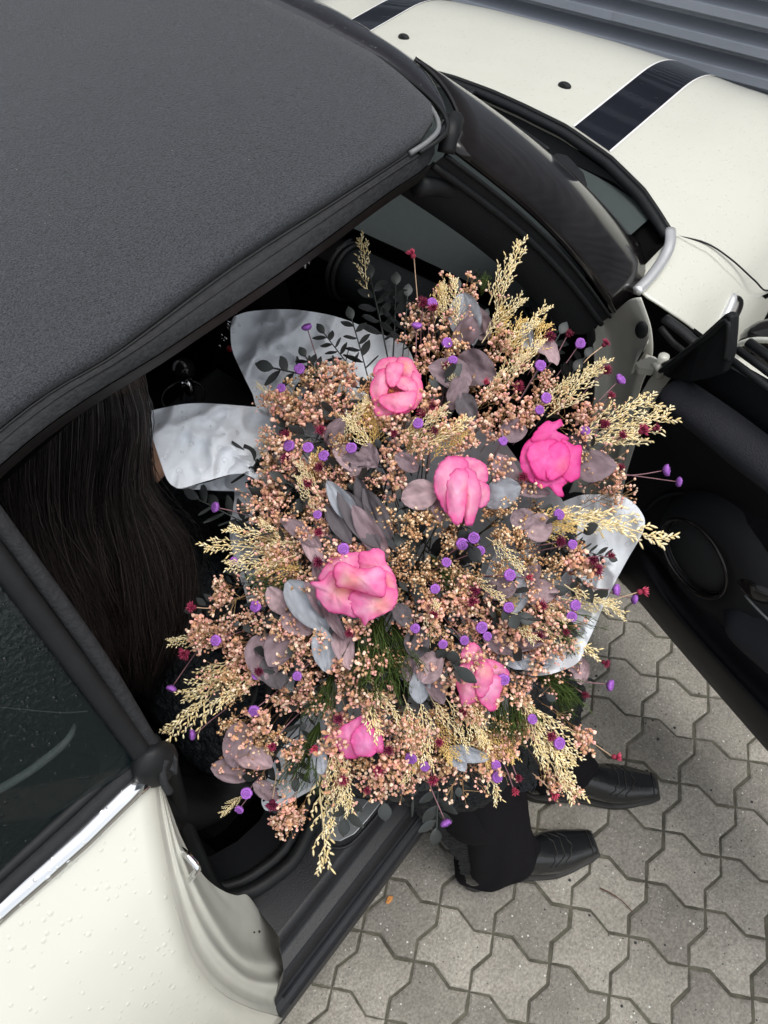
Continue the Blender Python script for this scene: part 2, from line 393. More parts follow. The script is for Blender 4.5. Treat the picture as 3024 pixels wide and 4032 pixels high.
for i in range(nr):
    s = i / (nr - 1)
    for t in ts:
        x_side = -.95 + (xmax + .95) * s
        x = x_side
        for _ in range(8):
            w = float(np.interp(min(x, xmax), sx[:, 0], -sx[:, 1])) if x < .68 else .566
            y = w * (np.sign(t) * abs(t) ** .9); x = x * .5 + .5 * (-.95 + (front_x(y) + .95) * s)
        w2 = float(np.interp(min(x, xmax), sx[:, 0], -sx[:, 1])); ze = float(np.interp(min(x, xmax), sx[:, 0], sx[:, 2]))
        q = min(1, abs(y) / w2)
        z = ze + .045 * (1 - q ** 2.2) * float(np.interp(x, [-.9, 0, .5, .82], [1, 1.1, 1, .80]))
        z += .0012 * fbm((x, y, 0), 5) + .002 * math.exp(-((x - .30) / .02) ** 2) * 0
        V_.append((x, y, z))
def roofz(x, y):
    w2 = float(np.interp(min(x, xmax), sx[:, 0], -sx[:, 1])); ze = float(np.interp(min(x, xmax), sx[:, 0], sx[:, 2])); q = min(1, abs(y) / w2)
    return ze + .045 * (1 - q ** 2.2) * float(np.interp(x, [-.9, 0, .5, .82], [1, 1.1, 1, .80]))
top = mesh('soft_top', V_, grid_faces(nr, nc), m_fabric, car); solid(top, .012, -1)
# front piping (two beads) and the wet header trim
def fx_curve(dx, dz, n=60, ymax=.545):
    P = []
    for y in np.linspace(-ymax, ymax, n): P.append((front_x(y) + dx, y, roofz(front_x(y), y) + dz))
    return P
corner = [(.660, -.566), (.690, -.568), (.720, -.562), (.742, -.540), (.758, -.505)]
fc = [(x, y, roofz(min(x, .75), y) + .001) for x, y in corner] + [p for p in fx_curve(.003, .001, 41, .455)] 
fc = fc + [(x, -y, roofz(min(x, .75), -y) + .001) for x, y in corner[::-1]]
tube('front_piping', catmull(fc, 140), .0032, m_piping, top, sides=8)
fc2 = [(x + .013, y - (.004 if y < -.4 else 0) + (.004 if y > .4 else 0), z - .004) for x, y, z in fc]
tube('front_bead', catmull(fc2, 140), .0028, m_rub, top, sides=6)
hdr_out = zs([(1700, 560, 1.335), (1745, 470, 1.335), (1738, 398, 1.338), (1699, 313, 1.345), (1627, 241, 1.355), (1506, 157, 1.365), (1337, 51, 1.375), (1223, 0, 1.38), ]) + [np.array([.928, -.10, 1.387]), np.array([.93, 0, 1.388])]
h1 = catmull(hdr_out, 50); h1 = np.vstack([h1, np.array(mir(list(h1)))[1:]])
h0 = catmull(fc2, 99); 
rows = []
for t in np.linspace(0, 1, 7):
    r = h0 * (1 - t) + h1 * t; r[:, 2] += .010 * math.sin(math.pi * t) ** .8 - .002 * (t == 0); rows.append(r)
low = h1.copy(); low[:, 2] -= .022; low[:, 0] -= .012; rows.append(low)
G = np.array(rows); o = mesh('header_trim', G.reshape(-1, 3), grid_faces(8, 99), m_header, car)
# side rail of the top: a rolled fabric edge and a rubber window seal under it, right and left
outer = [np.array([-.95, -.52, 1.02]), np.array([-.62, -.535, 1.15]), np.array([-.25, -.54, 1.26])] + zs([(0, 1813, 1.318), (679, 1344, 1.334), (1100, 1060, 1.344), (1512, 757, 1.351), (1670, 650, 1.350), (1712, 590, 1.350)])
sm = catmull(seam + [pip[1]], 80); om = catmull(outer, 80)
def side(sgn):
    a = sm * [1, sgn, 1]; b = om * [1, sgn, 1]
    out = np.array([0, -1.0 * sgn, 0])
    rs = []
    for t, bulge, dz in ((0, 0, .000), (.03, 0.0, -.003), (.10, .0, .001), (.35, .0, .004), (.62, .0, .005), (.84, .0, .003), (1.0, .0, -.004)):
        r = a * (1 - t) + b * t + out * bulge; r[:, 2] += dz; rs.append(r)
    mesh('fabric_rail', np.array(rs).reshape(-1, 3), grid_faces(len(rs), 80), m_fabric_edge, top)
    st = a * .86 + b * .14; st[:, 2] += .002
    tube('seam_bead', st, .0016, m_rub, top, sides=5)
    st = a * .42 + b * .58; st[:, 2] += .005
    tube('seam_bead', st, .0016, m_fabric_edge, top, sides=5)
    w0 = b + out * .004; w1 = b - out * .006; w0[:, 2] -= .002; w1[:, 2] -= .022; w2 = b - out * .05; w2[:, 2] -= .03
    mesh('window_seal', np.array([w0, w1, w2]).reshape(-1, 3), grid_faces(3, 80), m_rub, car)
side(1); side(-1)
# headliner
v = [(x, y, roofz(x, y) - .05) for x in np.linspace(-.9, .72, 12) for y in np.linspace(-.5, .5, 9)]
mesh('headliner', v, grid_faces(12, 9), m_dark, car)

# windscreen, with the black glass corner that wraps into the pillar
topc = [(.745, -.557, 1.335), (.795, -.535, 1.342), (.86, -.43, 1.355), (.905, -.22, 1.375), (.918, 0, 1.38)]
botc = [(1.061, -.690, .925), (1.200, -.676, .925), (1.290, -.57, .925), (1.345, -.30, .935), (1.36, 0, .94)]
tc_ = np.vstack([catmull(topc, 40), np.array(mir(list(catmull(topc, 40))))[1:]])
bc_ = np.vstack([catmull(botc, 40), np.array(mir(list(catmull(botc, 40))))[1:]])
rows = []
for t in np.linspace(0, 1, 14):
    r = tc_ * (1 - t) + bc_ * t; k = math.sin(math.pi * t)
    r[:, 0] += .012 * k; r[:, 2] += .010 * k; r[:, 1] *= 1 + .010 * k; rows.append(r)
G = np.array(rows); cut = 13
ws = mesh('windscreen', G[:, cut:-cut].reshape(-1, 3), grid_faces(14, G.shape[1] - 2 * cut), m_wind, car)
for sl in (slice(0, cut + 1), slice(G.shape[1] - cut - 1, G.shape[1])):
    g = G[:, sl]; o = mesh('pillar_panel', g.reshape(-1, 3), grid_faces(14, g.shape[1]), m_gloss, car); solid(o, .006, -1)
# pillar seals: strips that run down beside the panel
edge_u = G[:, 0]
for dx, dy, dz, r in ((-.007, -.002, -.005, .003), (-.022, .006, -.014, .005)):
    P = edge_u + [dx, dy, dz]; tube('pillar_seal', catmull(P, 30), r, m_rub, car, sides=8)
rows = [edge_u + [-.004, 0, -.006], edge_u + [-.025, .012, -.018], edge_u + [-.05, .025, -.028], edge_u + [-.062, .055, -.035]]
mesh('pillar_frame', np.array(rows).reshape(-1, 3), grid_faces(4, 14), m_plast, car)
o = tube('pillar_cap', catmull([(.738, -.560, 1.333), (.752, -.556, 1.352), (.775, -.545, 1.350), (.79, -.535, 1.344)], 12), .012, m_rub, car, sides=8)
# bonnet
XR = ([0, .106, .33, .46, .564, .63, .68, .73, .78, .82, .845, .856], [1.522, 1.517, 1.486, 1.45, 1.404, 1.36, 1.325, 1.335, 1.34, 1.365, 1.40, 1.47])
def xr(y): return float(np.interp(abs(y), *XR))
def hz(x, y):
    a = abs(y)
    zl = float(np.interp(a, [0, .20, .33, .45, .56, .62, .66, .70, .73, .78, .82, .845, .856], [.985, .983, .977, .966, .951, .940, .931, .922, .913, .889, .850, .800, .74]))
    s = max(0, x - 1.3); q_ = max(0, s - .48); zz = zl - .012 * s - (1.2 * q_ * q_ if q_ < .4 else .192 + .96 * (q_ - .4))
    zz += .012 * math.exp(-((a - .62) / .09) ** 2) * min(1, max(0, (x - 1.45) / .3))
    return zz
ysm = np.concatenate([np.linspace(0, .55, 20), np.linspace(.565, .856, 24)]); ysm = np.concatenate([-ysm[::-1], ysm[1:]])
# smooth the lateral profile a little
V_ = []; nrh = 34
for i in range(nrh):
    s = (i / (nrh - 1)) ** 1.1
    for y in ysm:
        xf = 2.52 - .30 * (abs(y) / .856) ** 2.5; x = xr(y) + (xf - xr(y)) * s
        z = np.mean([hz(x, y + d) for d in (-.02, -.01, 0, .01, .02) if abs(y + d) < .857])
        V_.append((x, y, z))
hood = mesh('bonnet', V_, grid_faces(nrh, len(ysm)), m_white, car)
def hood_strip(name, y0, y1, mat, lift):
    ys = np.linspace(y0, y1, 6); v = []
    for i in range(40):
        for y in ys:
            x = xr(y) + .004 + (2.44 - xr(y)) * i / 39; z = np.mean([hz(x, y + d) for d in (-.02, -.01, 0, .01, .02)]); v.append((x, y, z + lift))
    mesh(name, v, grid_faces(40, 6), mat, hood)
for sg in (-1, 1):
    hood_strip('stripe', sg * .345, sg * .447, m_stripe, .0016)
    hood_strip('pinstripe', sg * .3405, sg * .3447, m_pin, .0017); hood_strip('pinstripe', sg * .4473, sg * .4515, m_pin, .0017)
    # washer nozzle
    c = np.array([1.62, sg * .236 , 0]); c[2] = hz(*c[:2]) + .001
    v, f = ellipsoid_vf(c, (.010, .017, .009), 16, 8)
    n0 = mesh('washer_nozzle', v, f, m_plast, hood)
    v, f = ellipsoid_vf(c + [-.006, 0, .006], (.004, .006, .004), 10, 6); mesh('jet', v, f, m_rub, hood)
redge = [(xr(y), y, hz(xr(y), y)) for y in np.linspace(-.66, .66, 60)]
tube('bonnet_edge_seal', [(x - .004, y, z - .004) for x, y, z in redge], .0048, m_rub, hood, sides=8)
tube('bonnet_edge_lip', [(x - .018, y, z - .010) for x, y, z in redge], .010, m_plast, hood, sides=8)
tube('shut_line', catmull(zs([(2647, 925, .926), (2779, 957, .915), (2879, 1021, .893), (2970, 1103, .852), (3024, 1144, .80)]) + [np.array([1.60, -.855, .74])], 40), .0019, m_rub, hood, sides=6)
# cowl under the bonnet edge
gb = [np.array(p) for p in bc_[4:-4]]
he = catmull([np.array(p) + [-.01, 0, -.02] for p in redge], len(gb))
rows = [np.array(gb) + [-.03, 0, -.012], np.array(gb) * .6 + he * .4 + [0, 0, -.045], np.array(gb) * .3 + he * .7 + [0, 0, -.055], he + [0, 0, -.012]]
mesh('cowl', np.array(rows).reshape(-1, 3), grid_faces(4, len(gb)), m_plast, car)
for k in range(5):
    y = -.30 - .055 * k; a = np.interp(-y, [0, .3, .56, .68], [1.36, 1.345, 1.28, 1.2]); tube('cowl_rib', [(a + .03, y, .905), (xr(y) - .035, y - .01, .915)], .003, m_plast, car, sides=6)
# deep well at the corner of the cowl
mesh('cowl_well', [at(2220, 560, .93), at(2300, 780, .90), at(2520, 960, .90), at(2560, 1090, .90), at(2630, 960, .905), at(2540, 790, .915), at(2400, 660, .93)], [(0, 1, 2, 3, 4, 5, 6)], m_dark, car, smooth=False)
# chrome arc beside the screen and the fender
arc = catmull(zs([(2640, 905, .948), (2638, 960, .944), (2612, 1020, .938), (2560, 1092, .934), (2505, 1148, .932)]), 24)
m_satin = M('satin_chrome', (.82, .83, .84), .30, metal=.65)
tube('chrome_arc', arc, .0105, m_satin, car, sides=12, sq=.7)
# wiper
arm = tube('wiper', zs([(1835, 372, .975), (1900, 412, .975), (2060, 520, .975), (2160, 590, .975)]), .0045, m_plast, car, n=24, sides=8)
extrude_poly('wiper_joint', zs([(2190, 600, .985), (2235, 610, .985), (2300, 680, .98), (2312, 720, .98), (2290, 745, .98), (2180, 665, .985), (2165, 625, .985)]), (0, 0, 1), .016, m_plast, arm, bevel=.003)
tube('wiper_blade', zs([(2150, 612, .968), (2290, 738, .962), (2400, 850, .955), (2508, 968, .948)]), [.0035] * 24, m_plast, arm, n=24, sides=6)
tube('wiper_blade', zs([(2280, 748, .955), (2390, 855, .948), (2495, 975, .942)]), .0028, m_rub, arm, n=20, sides=6)
extrude_poly('blade_tip', zs([(2478, 940, .952), (2512, 968, .95), (2508, 1010, .95), (2488, 985, .95), (2462, 950, .952)]), (0, 0, 1), .010, m_plast, arm, bevel=.002)
box('wiper_pivot', at(1850, 380, .97), (.03, .02, .03), m_plast, arm, bevel=.006)

# front wing
PZF = [.2, .5, .66, .72, .78, .84, .875, .895, .913, .922, .93]; PYF = [.84, .852, .856, .853, .842, .820, .795, .772, .735, .705, .67]
def ywing(z): return float(np.interp(z, PZF, PYF))
def atwing(u, v):
    d = ray(u, v); a, b = None, None; prev = .4
    for i in range(1, 300):
        t = .4 + 2.6 * i / 300; p = CAM + d * t
        if p[1] + ywing(p[2]) > 0 and p[2] < .94:
            lo, hi = prev, t
            for _ in range(25):
                m_ = (lo + hi) / 2; p = CAM + d * m_
                if p[1] + ywing(p[2]) > 0: hi = m_
                else: lo = m_
            return CAM + d * hi
        prev = t
    return CAM + d * 1.6
# wing surface in (x, z) space, its rear edge and the wheel arch cut out
rear = [(2560, 1103), (2520, 1160), (2535, 1176), (2580, 1196), (2650, 1243), (2740, 1310), (2800, 1372), (2840, 1430)]
rp = [atwing(u, v) for u, v in rear]
sh = [np.array([1.325, -.68, .921]), np.array([1.335, -.73, .912]), np.array([1.34, -.78, .886]), np.array([1.365, -.82, .848]), np.array([1.40, -.845, .797]), np.array([1.47, -.856, .735])]
zt = lambda a: a
V_ = []; F_ = []
zrow = [.929, .925, .918, .910, .90, .888, .872, .85, .825, .795, .76, .738, .72, .68, .63, .58]
def xrear(z): return float(np.interp(z, [.58, .72, .795, .853, .896, .913, .922, .93], [1.38, 1.286, 1.228, 1.183, 1.150, 1.141, 1.137, 1.15]))
def xshut(z): return float(np.interp(z, [.55, .735, .797, .848, .886, .912, .921], [1.50, 1.47, 1.40, 1.365, 1.34, 1.335, 1.325]))
nx = 26
def gauss(a, c, w): return math.exp(-((a - c) / w) ** 2)
for z in zrow:
    x0, x1 = xrear(z), xshut(z) - .003
    if z < .74: x1 = float(np.interp(z, [.55, .63, .72, .74], [1.42, 1.47, 1.54, 1.53]))
    elif z < .80: x1 += .03
    for j in range(nx):
        x = x0 + (x1 - x0) * j / (nx - 1)
        y = -ywing(z) - .008 * gauss(z, .80, .05) * min(1, max(0, (x - 1.08) / .1)) + .010 * gauss(x, 1.24, .05) * gauss(z, .84, .04)
        V_.append((x, y, z))
wing = mesh('front_wing', V_, grid_faces(len(zrow), nx), m_white, car); solid(wing, .003, -1)
mesh('front_wing', [(x, -y, z) for x, y, z in V_], grid_faces(len(zrow), nx), m_white, car)
# side scuttle with its indicator
m_satin2 = M('pale_metal', (.62, .63, .64), .35, metal=.4)
sp_ = [atwing(2890, 1166) + [0, -.006, 0], atwing(2868, 1215) + [0, -.008, 0], atwing(2835, 1290) + [0, -.006, 0]]
sc_ = tube('side_scuttle', catmull(sp_, 14), [.010, .014, .0158] + [.0165] * 11, m_gloss, car, sides=16, sq=.7)
tube('indicator', catmull([p + (RM @ np.array([-.009, -.003, -.006])) for p in sp_], 12), [.006, .0085] + [.0095] * 10, m_satin2, sc_, sides=10)
# arch trim and wheel
archc = np.array([1.77, -.80, .30])
V_ = []; 
for r_, y in ((.435, -.862), (.36, -.872), (.34, -.60)):
    for a in np.linspace(math.radians(-5), math.radians(185), 40): V_.append((archc[0] + r_ * math.cos(a) * -1, y, .30 + r_ * math.sin(a)))
o = mesh('wheel_arch_trim', V_, grid_faces(3, 40), m_plast, car)
v = []; f = []
for a in range(48):
    t = 2 * math.pi * a / 48
    for r_, y in ((.19, -.80), (.21, -.835), (.285, -.84), (.305, -.82), (.31, -.74), (.305, -.66), (.2, -.64)): v.append((archc[0] + r_ * math.cos(t), y, .31 + r_ * math.sin(t)))
f = [(a * 7 + b, a * 7 + b + 1, ((a + 1) % 48) * 7 + b + 1, ((a + 1) % 48) * 7 + b) for a in range(48) for b in range(6)]
wh = mesh('wheel', v, f, m_rub, car)
v = [(archc[0], -.80, .31)]; f = []
for a in range(40): t = 2 * math.pi * a / 40; r_ = .195; v.append((archc[0] + r_ * math.cos(t), -.805, .31 + r_ * math.sin(t)))
f = [(0, 1 + a, 1 + (a + 1) % 40) for a in range(40)]; mesh('rim', v, f, m_alu, wh)
# nose and lower front so that the bonnet does not float
rows = []
for z, inset in ((.60, 0), (.45, -.03), (.30, .0), (.18, .05)):
    rows.append([(2.52 - .30 * (abs(y) / .856) ** 2.5 + .02 - inset, y, z) for y in np.linspace(-.85, .85, 21)])
rows = [[(2.52 - .30 * (abs(y) / .856) ** 2.5, y, hz(2.52 - .30 * (abs(y) / .856) ** 2.5, y) - .003) for y in np.linspace(-.85, .85, 21)]] + rows
loft('front_bumper', rows, m_white, car, nu=30, thick=.003)
# ------------------------------------------------------------------ rear quarter, chrome waist strip, door jamb
c5 = lambda L: [(500 + a / 1.659, 2800 + b / 1.659) for a, b in L]
crease = c5([(180, 425), (185, 560), (215, 760), (258, 1000), (298, 1200), (345, 1390), (440, 1640), (600, 1830), (800, 1935), (990, 1990)])
cr = catmull([atbody(u, v) for u, v in crease], 40)
crz = cr[::-1]
def xcrease(z):
    zz = cr[:, 2][::-1]; xx = cr[:, 0][::-1]; o = np.argsort(zz); return float(np.interp(z, zz[o], xx[o]))
V_ = []; zl = [.945, .935, .92, .905, .885, .86, .83, .79, .75, .70, .64, .58, .52, .46, .40, .34, .28, .235]
for z in zl:
    x1 = xcrease(z); 
    for x in np.linspace(-1.25, x1, 44): V_.append((x, -yb(z) - .0, z))
qp = mesh('rear_quarter', V_, grid_faces(len(zl), 44), m_white, car); solid(qp, .003, -1)
V2 = [(x, -y, z) for x, y, z in V_]; 
mesh('rear_quarter', V2, grid_faces(len(zl), 44), m_white, car)
# jamb: pressed steps between the crease and the seal
def offrow(L, o0, o1, n=40):
    P = [atbody(u, v, o0 + (o1 - o0) * k / (len(L) - 1)) for k, (u, v) in enumerate(L)]; return catmull(P, n)
j1 = offrow(c5([(196, 440), (205, 570), (235, 765), (280, 1000), (325, 1190), (372, 1370), (470, 1610), (620, 1785), (800, 1890), (975, 1950)]), .006, .008)
j2 = offrow(c5([(204, 450), (222, 580), (255, 765), (302, 995), (350, 1170), (402, 1340), (500, 1560), (640, 1730), (800, 1832), (970, 1880)]), .016, .022)
j3 = offrow(c5([(212, 455), (240, 600), (275, 770), (325, 985), (378, 1150), (440, 1320), (540, 1510), (670, 1660), (810, 1760), (985, 1790)]), .012, .022)
j4 = offrow(c5([(218, 462), (252, 610), (292, 775), (345, 970), (400, 1120), (475, 1290), (575, 1465), (690, 1610), (820, 1700), (1005, 1735)]), .022, .045)
j5 = offrow(c5([(222, 470), (262, 620), (305, 775), (362, 950), (425, 1100), (505, 1260), (600, 1420), (710, 1570), (830, 1640), (1026, 1668)]), .018, .050)
j6 = offrow(c5([(228, 480), (272, 630), (318, 780), (378, 930), (450, 1075), (530, 1215), (640, 1370), (740, 1480), (860, 1540), (995, 1560)]), .030, .085)
j7 = offrow(c5([(232, 490), (282, 640), (330, 790), (395, 930), (465, 1050), (545, 1160), (640, 1270), (750, 1350), (860, 1400), (998, 1482)]), .034, .105)
j8 = offrow(c5([(235, 500), (290, 650), (345, 800), (415, 940), (490, 1060), (560, 1130), (640, 1180), (720, 1205), (790, 1205), (880, 1330)]), .038, .120)
G = np.array([cr, j1, j2, j3, j4, j5, j6, j7, j8]); G = np.stack([catmull_u(G[:, j], 33) for j in range(40)], 1)
jamb = mesh('door_jamb', G.reshape(-1, 3), grid_faces(33, 40), m_jamb, car)
# pressed oval recess and marks on the jamb
rec = [atbody(500 + a / 1.659, 2800 + b / 1.659, .072) for a, b in ((560, 1400), (620, 1440), (700, 1530), (790, 1600), (795, 1630), (740, 1642), (650, 1580), (590, 1500))]
tube('pressing_edge', catmull(rec, 40, True), .0022, m_jamb, jamb, closed=True, sides=6)
for a, b, r in ((865, 1440, .0022), (832, 1445, .0016), (600, 1490, .003)):
    c = atbody(500 + a / 1.659, 2800 + b / 1.659, .084); v, f = ellipsoid_vf(c, (r, r, r * .6), 8, 5); mesh('paint_chip', v, f, m_rub, jamb)
# door striker hoop
st = [atbody(500 + a / 1.659, 2800 + b / 1.659, o) for a, b, o in ((345, 905, .045), (385, 935, .02), (445, 1000, .005), (462, 1035, .004), (440, 1065, .012), (405, 1105, .04))]
tube('striker', catmull(st, 30), .0048, m_chrome, car, sides=10)
# waist: black strip, chrome strip, black gap
c6 = lambda L: [(a / 1.0972, 2688 + b / 1.0972) for a, b in L]
def beltline(L, z): return [at(u, v, z) for u, v in c6(L)]
B1 = beltline([(0, 905), (300, 632), (632, 318)], .958); B2 = beltline([(0, 975), (330, 690), (648, 378)], .945); B3 = beltline([(0, 1030), (300, 768), (658, 408)], .93)
def ext(P, d=1.2):
    P = [V3(p) for p in P]; u = P[0] - P[-1]; u /= np.linalg.norm(u); return [P[0] + u * d] + P
B1, B2, B3 = ext(B1), ext(B2), ext(B3)
mid = [(a + b) / 2 for a, b in zip(B2, B3)]
tube('waist_chrome', lin(B2, 30) + [0, -.002, .0], .0135, m_chrome, car, sides=18, sq=.8, ref=(0, -.6, .8))
tube('waist_strip', lin(B1, 30), .011, m_plast, car, sides=10, sq=.6, ref=(0, -.4, .9))
tube('waist_strip', lin([p + [0, .012, .008] for p in B1], 30), .008, m_rub, car, sides=8)
tube('waist_gap', lin([p + [0, .004, -.003] for p in B3], 30), .004, m_rub, car, sides=6)
tube('chrome_end', [B2[-1] + [.002, 0, 0], B2[-1] + [.014, .002, 0]], .0150, m_rub, car, sides=12)
for nm, P, r, m_ in (('waist_chrome', B2, .0135, m_chrome), ('waist_strip', B1, .011, m_plast)):
    tube(nm, lin([p * [1, -1, 1] for p in P], 10), r, m_, car, sides=10)
# rear side window and its upright rubber frame
w_t = at(0, 2215, 1.235); w_b = at(590, 3010, .955)
fr_dir = w_b - w_t; w_tt = w_t - fr_dir * .16
for (du, r, m_, off) in ((0, .0125, m_rub, 0), (.022, .010, m_fabric_edge, .004)):
    P = [w_tt + [du, off, 0], (w_t + w_b) / 2 + [du, off - .004, 0], w_b + [du * .6, off, .0]]
    tube('window_frame', catmull(P, 24), r, m_, car, sides=10, sq=.75)
gl = [w_tt + [-.004, .004, 0], w_b + [-.004, .004, 0], B1[1] + [0, .012, 0], B1[0] + [.35, .012, 0], np.array([-.75, -.56, 1.10])]
qg = mesh('quarter_glass', [w_tt + [-.004, .006, 0], w_b + [-.004, .006, 0], (B1[1] + B1[-1]) / 2 + [0, .010, .0], np.array([-.75, B1[1][1] + .012, .955]), np.array([-.70, -.555, 1.11]), np.array([-.28, -.545, 1.20])], [(0, 1, 2, 3, 4, 5)], m_glass, car, smooth=False)
solid(qg, .004)
mesh('quarter_glass', [(-.75, .655, .955), (1.0, .655, .955), (.72, .555, 1.32), (-.25, .55, 1.2), (-.7, .56, 1.11)], [(0, 1, 2, 3, 4)], m_glass, car, smooth=False)
# rubber corner where frame, seal and waist meet
v, f = ellipsoid_vf(at(612, 3010, .945), (.030, .020, .038), 16, 10); 
v = [p + np.array([0, 0, .004]) * fbm(p, 40) for p in v]; mesh('frame_foot', v, f, m_rub, car)
extrude_poly('seal_flap', [at(622, 2950, .955), at(672, 2935, .96), at(702, 2990, .95), at(700, 3060, .94), at(660, 3040, .945), at(640, 3110, .93), at(618, 3060, .935)], (-.1, -.6, .8), .014, m_rub, car, bevel=.004)
tube('seal_lip', catmull([at(655, 2990, .962), at(640, 3030, .955), at(646, 3080, .945), at(668, 3120, .93)], 14), .005, m_fabric_edge, car, sides=8)

# ------------------------------------------------------------------ door aperture seal, sill, front jamb
seal_px = [(1640, 735, 1.300), (1762, 742, 1.272), (1900, 850, 1.19), (2060, 985, 1.095), (2190, 1095, 1.02), (2285, 1225, .925), (2325, 1370, .80), (2322, 1520, .69), (2290, 1680, .59), (2200, 1900, .48)]
seal_px2 = [(1232, 3234, .378), (1163, 3373, .376), (1079, 3451, .376), (982, 3511, .38), (886, 3530, .395), (830, 3475, .425), (780, 3370, .48), (735, 3260, .55), (695, 3130, .67), (665, 3020, .80), (655, 2970, .90)]
sp = catmull(zs(seal_px) + [np.array([x, y, z]) for x, y, z in ((1.06, -.66, .40), (.85, -.672, .383), (.5, -.68, .378), (.25, -.69, .378))] + zs(seal_px2), 160)
tube('door_seal', sp, .0135, m_rub, car, sides=10)
tube('door_seal', catmull([p + np.array([0, .022, .010]) * (1 if True else 0) for p in sp[6:]], 120), .010, m_rub, car, sides=8)
# inner wall of the aperture so the seal stands on something
V_ = []
for k, dd_ in enumerate((0, .04, .10)):
    for p in sp[::3]: V_.append(p + [0, dd_, .005 - .01 * k])
mesh('aperture_trim', V_, grid_faces(3, len(sp[::3])), m_plast, car)
# sill: a pressed plastic profile swept along the car
SP = [(-.640, .355), (-.660, .366), (-.690, .368), (-.700, .361), (-.790, .361), (-.797, .355), (-.801, .335), (-.806, .325), (-.826, .318), (-.832, .310), (-.836, .270), (-.842, .262), (-.852, .255), (-.858, .245), (-.860, .215), (-.850, .150), (-.80, .12)]
xs_ = np.concatenate([[-.20, -.17], np.linspace(-.13, 1.10, 20)])
V_ = []
def proj(p): q = RM.T @ (np.array(p, float) - CAM); return q[0] / q[2] * FPX + PPX, q[1] / q[2] * FPX + PPY
BV = [3400, 3523, 3553, 3692, 3740, 3806, 3897, 3945, 4000, 4300]; BU = [960, 970, 976, 1103, 1103, 1121, 1103, 1080, 1088, 1060]
x0s = []
for y, z in SP:   # the trim ends where the painted jamb begins
    lo, hi = -.4, .3
    for _ in range(30):
        m_ = (lo + hi) / 2; u, v = proj((m_, y, z))
        if u < np.interp(v, BV, BU): lo = m_
        else: hi = m_
    x0s.append(lo if y < -.665 else -.16)
for t in np.linspace(0, 1, 24):
    for (y, z), x0 in zip(SP, x0s): V_.append((x0 + (1.10 - x0) * t ** 1.3, y, z))
xs_ = np.zeros(24)
sill = mesh('sill', V_, grid_faces(len(xs_), len(SP)), m_sill, car, smooth=False); bev(sill, .003, 2)
# raised ribs and screw on the sill
tube('sill_rib', [(-.11, -.8425, .2625), (1.08, -.8425, .2625)], .003, m_sill, sill, sides=8)
tube('sill_rib', [(-.11, -.8565, .2465), (1.08, -.8565, .2465)], .0025, m_sill, sill, sides=8)
tube('sill_rib', [(.02, -.695, .3665), (1.08, -.695, .3665)], .004, m_sill, sill, sides=8)
tube('sill_step', catmull([(.095, -.700, .364), (.112, -.715, .364), (.120, -.76, .364), (.135, -.783, .364), (.17, -.793, .362), (.30, -.797, .360)], 24), .0035, m_sill, sill, sides=8)
# aluminium scuff plate with engraved double line
pl = [(.150, -.715), (.130, -.735), (.128, -.752), (.140, -.772), (.165, -.784), (.20, -.787), (.98, -.787), (.98, -.712), (.20, -.712)]
plate = extrude_poly('scuff_plate', [(x, y, .3655) for x, y in pl], (0, 0, 1), .004, m_alu, car, bevel=.001)
m_line = M('engraved_line', (.75, .76, .76), .4, metal=.4)
for y0, y1, x0 in ((-.733, -.748, .165), (-.762, -.776, .175)):
    tube('engraved_line', lin([(.96, y0 - .004, .3660), (x0 + .01, y0 - .004, .3660), (x0, y0 - .014, .3660)], 30), .0006, m_line, plate, sides=4)
# white front jamb below the screen pillar
jf = [[(2250, 1130), (2330, 1190), (2400, 1235), (2480, 1180), (2525, 1170)],
      [(2290, 1230), (2360, 1250), (2420, 1260), (2490, 1215), (2545, 1225)],
      [(2330, 1340), (2400, 1330), (2460, 1300), (2520, 1270), (2565, 1290)],
      [(2340, 1470), (2400, 1450), (2460, 1440), (2530, 1400), (2572, 1370)],
      [(2335, 1600), (2390, 1590), (2450, 1570), (2500, 1500), (2560, 1440)],
      [(2310, 1740), (2370, 1740), (2430, 1740), (2470, 1640), (2520, 1540)],
      [(2230, 1960), (2300, 1960), (2380, 1960), (2420, 1880), (2470, 1760)],
      [(2100, 2230), (2200, 2230), (2300, 2200), (2380, 2100), (2420, 1960)]]
XO = [1.075, 1.085, 1.06, 1.045, 1.04]
rows = [[atx(u, v, XO[k] + (.02 if k in (1, 2) else 0)) for k, (u, v) in enumerate(r)] for r in jf]
fj = loft('front_jamb', rows, m_jamb, car, nu=24, nv=30); solid(fj, .003, -1)
c = atx(2526, 1300, 1.035); v, f = ellipsoid_vf(c, (.006, .012, .018), 16, 8); mesh('rubber_plug', v, f, m_rub, fj)
extrude_poly('jamb_slot', [atx(u, v, 1.04) for u, v in ((2352, 1640), (2382, 1630), (2380, 1690), (2355, 1700))], (-1, 0, 0), .003, m_rub, fj)
# dark cavity between jamb and wing
extrude_poly('hinge_cavity', [atx(u, v, 1.17) for u, v in ((2500, 1165), (2560, 1175), (2640, 1240), (2760, 1330), (2760, 1520), (2560, 1640), (2480, 1900), (2440, 1900), (2540, 1500), (2575, 1380), (2560, 1270))], (-1, 0, 0), .01, m_dark, car)
